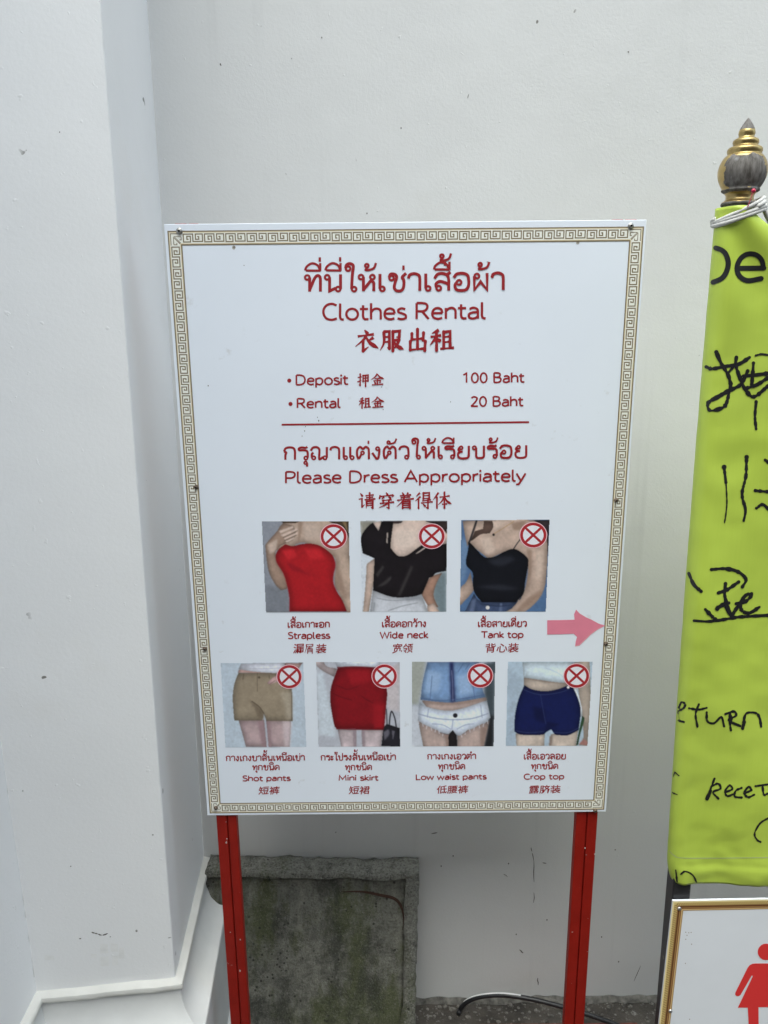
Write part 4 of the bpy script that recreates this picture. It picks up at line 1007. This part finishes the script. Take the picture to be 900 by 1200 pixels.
wood = gm.mix(gm.ramp(gm.noise(34, 4), .58, .7, 0, .7), wood, (.33, .33, .33))
gold = gm.mix(gm.ramp(gm.noise(40, 4), .35, .7), (.33, .235, .095), (.55, .41, .17))
gm.col(gm.mix(worn, gold, wood)); gm.set(Roughness=gm.ramp(worn, 0, 1, .33, .85), Metallic=gm.ramp(worn, 0, 1, .85, 0))
gm.norm(gm.bump(worn, -.35, .002, gm.bump(gm.noise(130, 4), .2, .002)))
b = MB(); b.lathe([(.0001, -.11), (.016, -.11), (.0165, -.03), (.0205, -.012), (.0215, .002), (.0001, .002)], (pcx(ptop.z), YP + PW / 2, ptop.z - .006), n=24)
b.build('collar', gm.mat, stand, smooth=False)
K = 1.10 / 900 / 8.57 * .985
def hz(y): return (878 - y) / 8.57 / 900 * 1.13 * .915
P_ = [(150, 884), (165, 872), (165, 850), (150, 838), (128, 826), (124, 800), (126, 775), (150, 752), (172, 742), (174, 728), (165, 716), (185, 690), (208, 640), (220, 590), (222, 550), (214, 500), (198, 455), (172, 415), (150, 402),
      (152, 390), (158, 372), (157, 352), (146, 336), (120, 326), (108, 318), (112, 306), (118, 288), (114, 270), (100, 256), (78, 250), (68, 240), (70, 225), (76, 205), (72, 180), (58, 150), (40, 118), (22, 88), (8, 70), (.1, 63)]
b = MB(); b.lathe([(r_ * K, hz(y)) for r_, y in P_], (pcx(fz), YP + PW / 2, fz), Vector((.02, 0, 1)), 48)
fo = b.build('finial', gm.mat, stand, smooth=True)
md = fo.modifiers.new('sub', 'SUBSURF'); md.levels = 1; md.render_levels = 2

# ------------------------------------------------------------------ lime banner wrapped on the post
YB = 1.082
RW = .019; SB = RW * math.pi / 2
Lt, Lb = onY(840, 247, YB + RW), onY(781.5, 1034, YB + RW)
zb = onY(850, 1039, YB - .003).z
BWID = .56
def bz_top(a):       # top edge: dips away from the tied corner, a = metres from the left edge
    return Lt.z + .003 - .055 * (1 - math.exp(-max(0, a - .040) / .07)) - .03 * math.sin(math.pi * max(0, min(1, (a - .04) / BWID)))
def banner_pt(s, v):
    """s metres along the cloth (0 = left silhouette), v 0 top .. 1 bottom"""
    zt_ = bz_top(max(s, 0)); z = zt_ + (zb - zt_) * v
    h = (Lt.z - z) / (Lt.z - Lb.z)
    xl = Lt.x + (Lb.x - Lt.x) * h - .0035 * math.sin(math.pi * max(0, min(1, h)))
    if h > .955: xl += .010 * ((h - .955) / .045) ** 2
    if s < SB:
        a = s / RW; a = max(-1.1, min(math.pi / 2, a))
        x = xl + RW * (1 - math.cos(a)) if a > 0 else xl + RW * .7 * (1 - math.cos(a))
        y = YB + RW * (1 - math.sin(a))
    else:
        x = xl + RW + (s - SB); y = YB
    e = max(0, min(1, (s - .004) / .03))
    # folds fanning from the tied corner, slack waves, hem bulge
    ang = math.atan2(s + .02, (Lt.z + .03 - z) + .02); rad = math.hypot(s, Lt.z + .03 - z)
    y += e * .0060 * (math.sin(ang * 13 + 1.0) - 1) * math.exp(-rad / .15)
    y += e * .0032 * math.sin(s * 32 + z * 9) * (.4 + .6 * h) + e * .002 * noise.noise(Vector((s * 16, z * 12, 2)))
    y += e * .0045 * noise.noise(Vector((s * 7, z * 4, 5)))
    y -= e * .0035 * math.exp(-((h - .972) / .022) ** 2)
    y += e * .0012 * math.exp(-((h - .957) / .006) ** 2)
    y += .0022 * noise.noise(Vector((s * 45, z * 45, 1))) * max(0, (h - .85) / .15)
    y += .0010 * noise.noise(Vector((s * 30, z * 30, 4)))
    return Vector((x, y, z))
bn = thing('banner', (Lb.x + .25, YB, 0), 'lime green vinyl banner with black handwriting tied round the finial post', 'banner')
gmx = NT('lime_vinyl')
wv = gm.n  # (unused alias)
st = gmx.noise(1, 3, .6, gmx.mapping((420, 420, 3)))
c = gmx.mix(gmx.ramp(st, .35, .65), (.46, .60, .072), (.475, .615, .076))
c = gmx.mix(gmx.ramp(gmx.noise(5, 4), .35, .7, 0, .4), c, (.46, .575, .095))
gmx.col(c); gmx.set(Roughness=.42); gmx.b.inputs['Specular IOR Level'].default_value = .5
gmx.norm(gmx.bump(gmx.noise(1, 2, .5, gmx.mapping((900, 900, 900))), .05, .001, gmx.bump(gmx.noise(11, 3, .5), .22, .008)))
b = MB(); S0 = -.022
def bfn(u, v):
    s = S0 + (BWID - S0) * (u ** 1.5); return banner_pt(s, v)
b.grid(bfn, 120, 260)
cloth = b.build('cloth', gmx.mat, bn, smooth=True); recalc(cloth)
md = cloth.modifiers.new('th', 'SOLIDIFY'); md.thickness = .0006; md.offset = 0
# black writing: pixel -> cloth position by stepping along the ray onto the surface
def proj(p):
    d = p - CAM; z = d.dot(FW); return 450 + FPX * d.dot(RT) / z, 600 - FPX * d.dot(UP) / z
_cache = {}
def cloth_at(u, v):
    key = (round(u, 2), round(v, 2))
    if key in _cache: return _cache[key]
    vv = .5; s = .05
    for _ in range(4):
        lo, hi = -.004, BWID * .6
        for _ in range(17):
            s = (lo + hi) / 2
            if proj(banner_pt(s, vv))[0] < u: lo = s
            else: hi = s
        p = banner_pt(s, vv); pv = proj(p)[1]; q_ = banner_pt(s, vv + .01); k_ = (proj(q_)[1] - pv) / .01
        vv = min(.997, max(.002, vv + (v - pv) / k_))
    p = banner_pt(s, vv)
    _cache[key] = out_at(s, vv, p); return _cache[key]
def out_at(s, vv, p):
    e1 = banner_pt(s + .002, vv) - p; e2 = banner_pt(s, vv - .002) - p
    n = e1.cross(e2)
    if n.length < 1e-12: return p + Vector((0, -.0012, 0))
    n.normalize()
    if n.y > 0: n = -n
    return p + n * .0008
marker = plain('marker_black', (.012, .012, .013), .45)
bf = None
def ink_start():
    global bf
    if bf is not None: bf.build('handwriting', marker, bn)
    bf = Flat(lambda u, v, k: cloth_at(u, v) + Vector((0, -1e-5 * (k % 30), 0)))
def dense(pts, step=3.0):
    out = []
    for a, c in zip(pts, pts[1:]):
        n = max(1, int(math.hypot(c[0] - a[0], c[1] - a[1]) / step))
        out += [(a[0] + (c[0] - a[0]) * k / n, a[1] + (c[1] - a[1]) * k / n) for k in range(n)]
    return out + [pts[-1]]
def pen(off, s_, wd0, *strokes, curve=True, rough_=True):
    for pts in strokes:
        p = [(off[0] + a / s_, off[1] + b_ / s_) for a, b_ in pts]
        if curve and len(p) > 2: p = catmull(p, 6)
        wd = wd0 * 1.18; p = dense(p, 1.6); sd_ = random.random() * 99
        bf.stroke(p, (lambda t: wd * (1 + (.65 * noise.noise(Vector((sd_, t * len(p) * .55, 0))) if rough_ else 0))), 0, caps=True)
o1 = (780, 130)
ink_start()
pen(o1, 3.75, 5.0, [(222,602),(248,612),(266,632),(275,668),(268,705),(248,735),(210,753)], rough_=False)
pen(o1, 3.75, 5.0, [(312,692),(432,690)], [(430,690),(422,655),(398,632),(365,628),(335,642),(316,672),(314,706),(330,732),(362,746),(420,736)], rough_=False)
ink_start()
o2 = (780, 400)
pen(o2, 3.75, 3.6, [(222,45),(245,100),(270,140),(285,185),(275,240),(262,280),(240,295),(195,303),(188,270),(230,243),(280,215),(330,188),(360,130)], [(180,112),(205,120),(260,110),(320,100),(368,70)], [(310,70),(308,105),(328,165),(350,212),(387,243),(450,195)], [(385,95),(382,140),(378,190)], [(340,152),(390,148),(450,140)], [(352,206),(400,190),(450,158)])
pen(o2, 3.75, 2.2, [(395,62),(420,56),(450,60)], [(300,110),(275,140),(280,180)])
ink_start()
pen(o2, 3.75, 3.0, [(397,265),(392,330),(397,385)], [(256,550),(264,620)], [(355,505),(352,590),(335,670),(350,740),(342,788)], [(436,520),(450,530)], [(393,655),(450,660)], [(398,732),(425,716),(450,735)])
pen(o2, 3.75, 1.5, [(264,620),(268,690),(266,740),(258,795)])
bf.disc(780 + 256 / 3.75, 400 + 552 / 3.75, 3.0, None, 0, 10); bf.disc(780 + 355 / 3.75, 400 + 508 / 3.75, 2.8, None, 0, 10); bf.disc(780 + 223 / 3.75, 400 + 47 / 3.75, 2.6, None, 0, 10)
ink_start()
pen(o2, 3.75, 3.4, [(104,1020),(125,1068),(156,1098)], [(200,1002),(260,998),(318,1012),(352,1045),(336,1078)], [(230,1105),(270,1090),(320,1056)], [(262,1064),(258,1110),(270,1160),(284,1200)], [(308,1152),(350,1142),(378,1112),(352,1114),(328,1150),(335,1182),(368,1192),(412,1166)], [(222,1172),(262,1148)])
o3 = (760, 700)
pen(o3, 4.8, 3.4, [(385,62),(420,42),(450,30)], [(435,20),(440,70),(470,108)], [(470,95),(520,20)], [(318,66),(345,95),(374,122)], [(256,130),(340,134),(420,124),(500,110),(590,104),(672,100)])
ink_start()
pen(o3, 4.8, 2.2, [(168,640),(198,622),(206,600),(186,590),(168,640),(170,688),(200,700)], [(228,622),(280,630),(326,620)], [(282,600),(264,655),(274,725)], [(326,645),(330,695),(368,706),(408,672),(424,724)], [(455,645),(456,700),(462,746)], [(430,655),(478,640),(490,664),(448,690),(515,722)], [(530,735),(545,655),(598,648),(622,672),(632,726)])
pen(o3, 4.8, 3.4, [(528,735),(536,700)], [(456,650),(462,690)])
ink_start()
pen(o3, 4.8, 1.3, [(130,965),(172,1002)], [(150,985),(120,1060),(136,1096),(162,1108)])
ink_start()
pen(o3, 4.8, 2.0, [(370,1018),(350,1070),(328,1130)], [(352,1062),(390,1046),(404,1074),(362,1094),(392,1130)], [(430,1096),(470,1076),(454,1056),(430,1090),(442,1116),(474,1106)], [(522,1070),(490,1086),(484,1118),(522,1124)], [(538,1100),(576,1082),(560,1064),(538,1100),(560,1122),(594,1108)], [(600,1060),(672,1050)], [(640,1060),(648,1108),(672,1100)])
pen(o3, 4.8, 3.4, [(348,1085),(328,1130)])
o4 = (740, 950)
ink_start()
pen(o4, 4.8, 1.7, [(768,40),(722,70),(692,125),(704,160),(726,175)])
ink_start()
pen(o4, 4.8, 1.7, [(250,332),(258,408)], [(276,356),(302,340),(345,362),(370,416)], [(510,420),(530,412),(548,420)])
ink_start()
# welded hem line
hf = Flat(lambda u, v, k: cloth_at(u, v))
hf.stroke(dense(catmull([(783.5, 996), (790, 1002), (798, 1005), (830, 1005.3), (870, 1005), (900, 1004.6)], 5), 2), .9, 0, caps=False)
hf.build('hem_line', plain('hem_grey', (.40, .46, .22), .5), bn)

# white cord tied round the neck, pin
cordm = plain('white_cord', (.56, .555, .53), .7, 0, .12, .35, 150)
cpts = []
cc = Vector((pcx(1.69), YP + PW / 2 - .001, 0))
neck = onY(866, 247, YP).z
N_ = 3.1
for i in range(170):
    t = i / 169; a = math.radians(150) + t * N_ * 2 * math.pi
    rx = .0305 + .0016 * math.sin(t * 9); ry = .0325
    x = cc.x + rx * math.cos(a) ; y = cc.y + ry * math.sin(a)
    z = neck - .001 + (x - cc.x) * .40 + .013 * (.5 - abs((t * N_) % 1 - .5)) * (1 if int(t * N_) % 2 else -1) + (t - .5) * .006
    cpts.append(Vector((x, y, z)))
b = MB(); b.tube(cpts, lambda t: .0029 * (1 + .12 * math.sin(t * 40)), 9)
e_ = cpts[-1]
kn = onY(894, 243, YP - .004)
b.tube([onY(884, 238, YP - .008), onY(890, 241, YP - .012), kn, onY(903, 262, YP - .004), onY(910, 280, YP)], lambda t: .0034 - .0006 * t, 9)
b.tube([onY(880, 244, YP - .012), onY(889, 241, YP - .017), onY(896, 236, YP - .010)], .0034, 9)
tag(b.build('cord', cordm, origin=(cc.x, cc.y, neck), smooth=True), 'white cord wound several times round the top of the banner under the finial', 'cord')
pin0, pin1 = onY(876, 243, YB - .022), onY(883, 223.5, YB - .014)
pn = thing('pin', pin0, 'red pin with a round head stuck into the cord below the finial', 'pin')
b = MB(); b.tube([pin0, pin1], .0007, 6); b.build('needle', plain('pin_red', (.22, .01, .02), .4), pn)
b = MB(); b.lathe([(.00001, -.003), (.0021, -.0021), (.003, 0), (.0021, .0021), (.00001, .003)], pin1, Vector((0, 0, 1)), 14); b.build('head', plain('pin_pink', (.50, .02, .07), .25), pn, smooth=True)

# ------------------------------------------------------------------ gold-framed restroom sign on the black post
YR = YP - .006
A0 = onY(788.5, 1056, YR)
TILT = -.030
RW_, RH_ = .42, .52
def rp(a, c, off=0):  # metres right / down from the sign's top-left corner
    ca, sa = math.cos(TILT), math.sin(TILT)
    return Vector((A0.x + a * ca - c * (.014), YR - off, A0.z - a * sa * 0 + a * .012 - c))
rs = thing('restroom_sign', (A0.x + RW_ / 2, YR, 0), 'white sign with printed gold rope frame and red female figure', 'sign')
b = MB()
q = [rp(0, 0), rp(RW_, 0), rp(RW_, RH_), rp(0, RH_)]
b.add(q + [v + Vector((0, .004, 0)) for v in q], [(0, 3, 2, 1), (4, 5, 6, 7), (0, 1, 5, 4), (1, 2, 6, 5), (2, 3, 7, 6), (3, 0, 4, 7)])
o = b.build('panel', plain('panel_white', (.78, .81, .85), .4, 0, .02, 0, 12), rs); recalc(o)
def inv(u, v):  # photo pixel -> panel coords
    t = onY(u, v, YR); c = A0.z - t.z; a = t.x - A0.x + .014 * c; c += a * .012; return a, c
BWd = .0188
b = MB()
def fr(e0, e1, mi, off):
    for P4 in ([(e0, e0), (RW_ - e0, e0), (RW_ - e1, e1), (e1, e1)], [(e0, RH_ - e0), (e1, RH_ - e1), (RW_ - e1, RH_ - e1), (RW_ - e0, RH_ - e0)],
               [(e0, e0), (e1, e1), (e1, RH_ - e1), (e0, RH_ - e0)], [(RW_ - e0, e0), (RW_ - e0, RH_ - e0), (RW_ - e1, RH_ - e1), (RW_ - e1, e1)]):
        b.add([rp(a, c, off) for a, c in P4], [(0, 1, 2, 3)], mi)
bands = [(0, .0025, 0), (.0025, .0085, 1), (.0085, .0100, 2), (.0100, .0128, 3), (.0128, .0142, 2), (.0142, .0158, 4), (.0158, .0178, 5), (.0178, .0190, 2)]
for e0, e1, mi in bands: fr(e0, e1, mi, .0004)
# rope twist: slanting darker strokes in the outer band
def rope(n, L, horiz, far=False):
    for i in range(n):
        s0 = .006 + (L - .012) * i / n; dlt = (L / n)
        t0, t1 = .003, .0085
        if far: t0, t1 = (RW_ if not horiz else RH_) - t0, (RW_ if not horiz else RH_) - t1
        P4 = [(s0, t1), (s0 + dlt * .45, t1), (s0 + dlt * 1.1, t0), (s0 + dlt * .65, t0)]
        if not horiz: P4 = [(c, a) for a, c in P4]
        b.add([rp(a, c, .0007) for a, c in P4], [(0, 1, 2, 3)], 6)
rope(110, RW_, True); rope(136, RH_, False); rope(110, RW_, True, True); rope(136, RH_, False, True)
gw = (190, 200, 214)
b.build('frame_border', [plain('f_cream', rel(206, 194, 148, gw), .4), plain('f_yellow', rel(186, 168, 112, gw), .4), plain('f_gold', rel(142, 112, 68, gw), .4), plain('f_brown', rel(84, 50, 24, gw), .4),
                  plain('f_brown2', rel(110, 72, 40, gw), .4), plain('f_light', rel(178, 152, 108, gw), .4), plain('f_rope', rel(134, 108, 62, gw), .4)], rs)
f = Flat(lambda u, v, k: rp(*inv(u, v), .0005 + 1e-5 * (k % 30)))
CX = 897.5
def fig(pts): return [(740 + a / 4.8, 950 + c / 4.8) for a, c in pts]
f.disc(CX, 950 + 793 / 4.8, 9.6, None, 0, 32)
half = [(700, 858), (680, 860), (664, 868), (652, 884), (584, 1022), (583, 1034), (592, 1042), (604, 1042), (614, 1034), (676, 926), (683, 928), (598, 1107), (654, 1107), (664, 1290), (668, 1310), (690, 1318), (712, 1310), (716, 1290), (714, 1104), (724, 1104)]
hl = fig(half); mir = [(2 * CX - a, c) for a, c in reversed(hl)]
f.poly(hl + mir, 0)
f.build('pictogram', plain('sign_red', rel(190, 44, 44, gw), .45), rs)
def screw(u, v):
    a, c = inv(u, v); q = rp(a, c, 0); b = MB()
    b.lathe([(.0034, .0), (.0034, .001), (.0026, .0022), (.0012, .0027), (.00001, .0028)], q, Vector((0, -1, 0)), 16)
    return b.build('screw', plain('screw_steel', (.55, .54, .52), .3, .9, .1, 0, 90) if 'screw_steel' not in bpy.data.materials else bpy.data.materials['screw_steel'], rs, smooth=True)
screw(796, 1064.5); screw(785.4, 1184.5)
f = Flat(lambda u, v, k: rp(*inv(u, v), .0004))
for x, y in ((305, 683), (322, 686), (335, 684), (312, 700), (303, 858), (305, 722), (327, 1172), (338, 750)): f.disc(740 + x / 4.8, 950 + y / 4.8, .5, .6, 0, 7)
f.build('rust_speck', plain('speck', (.2, .12, .06), .8), rs)
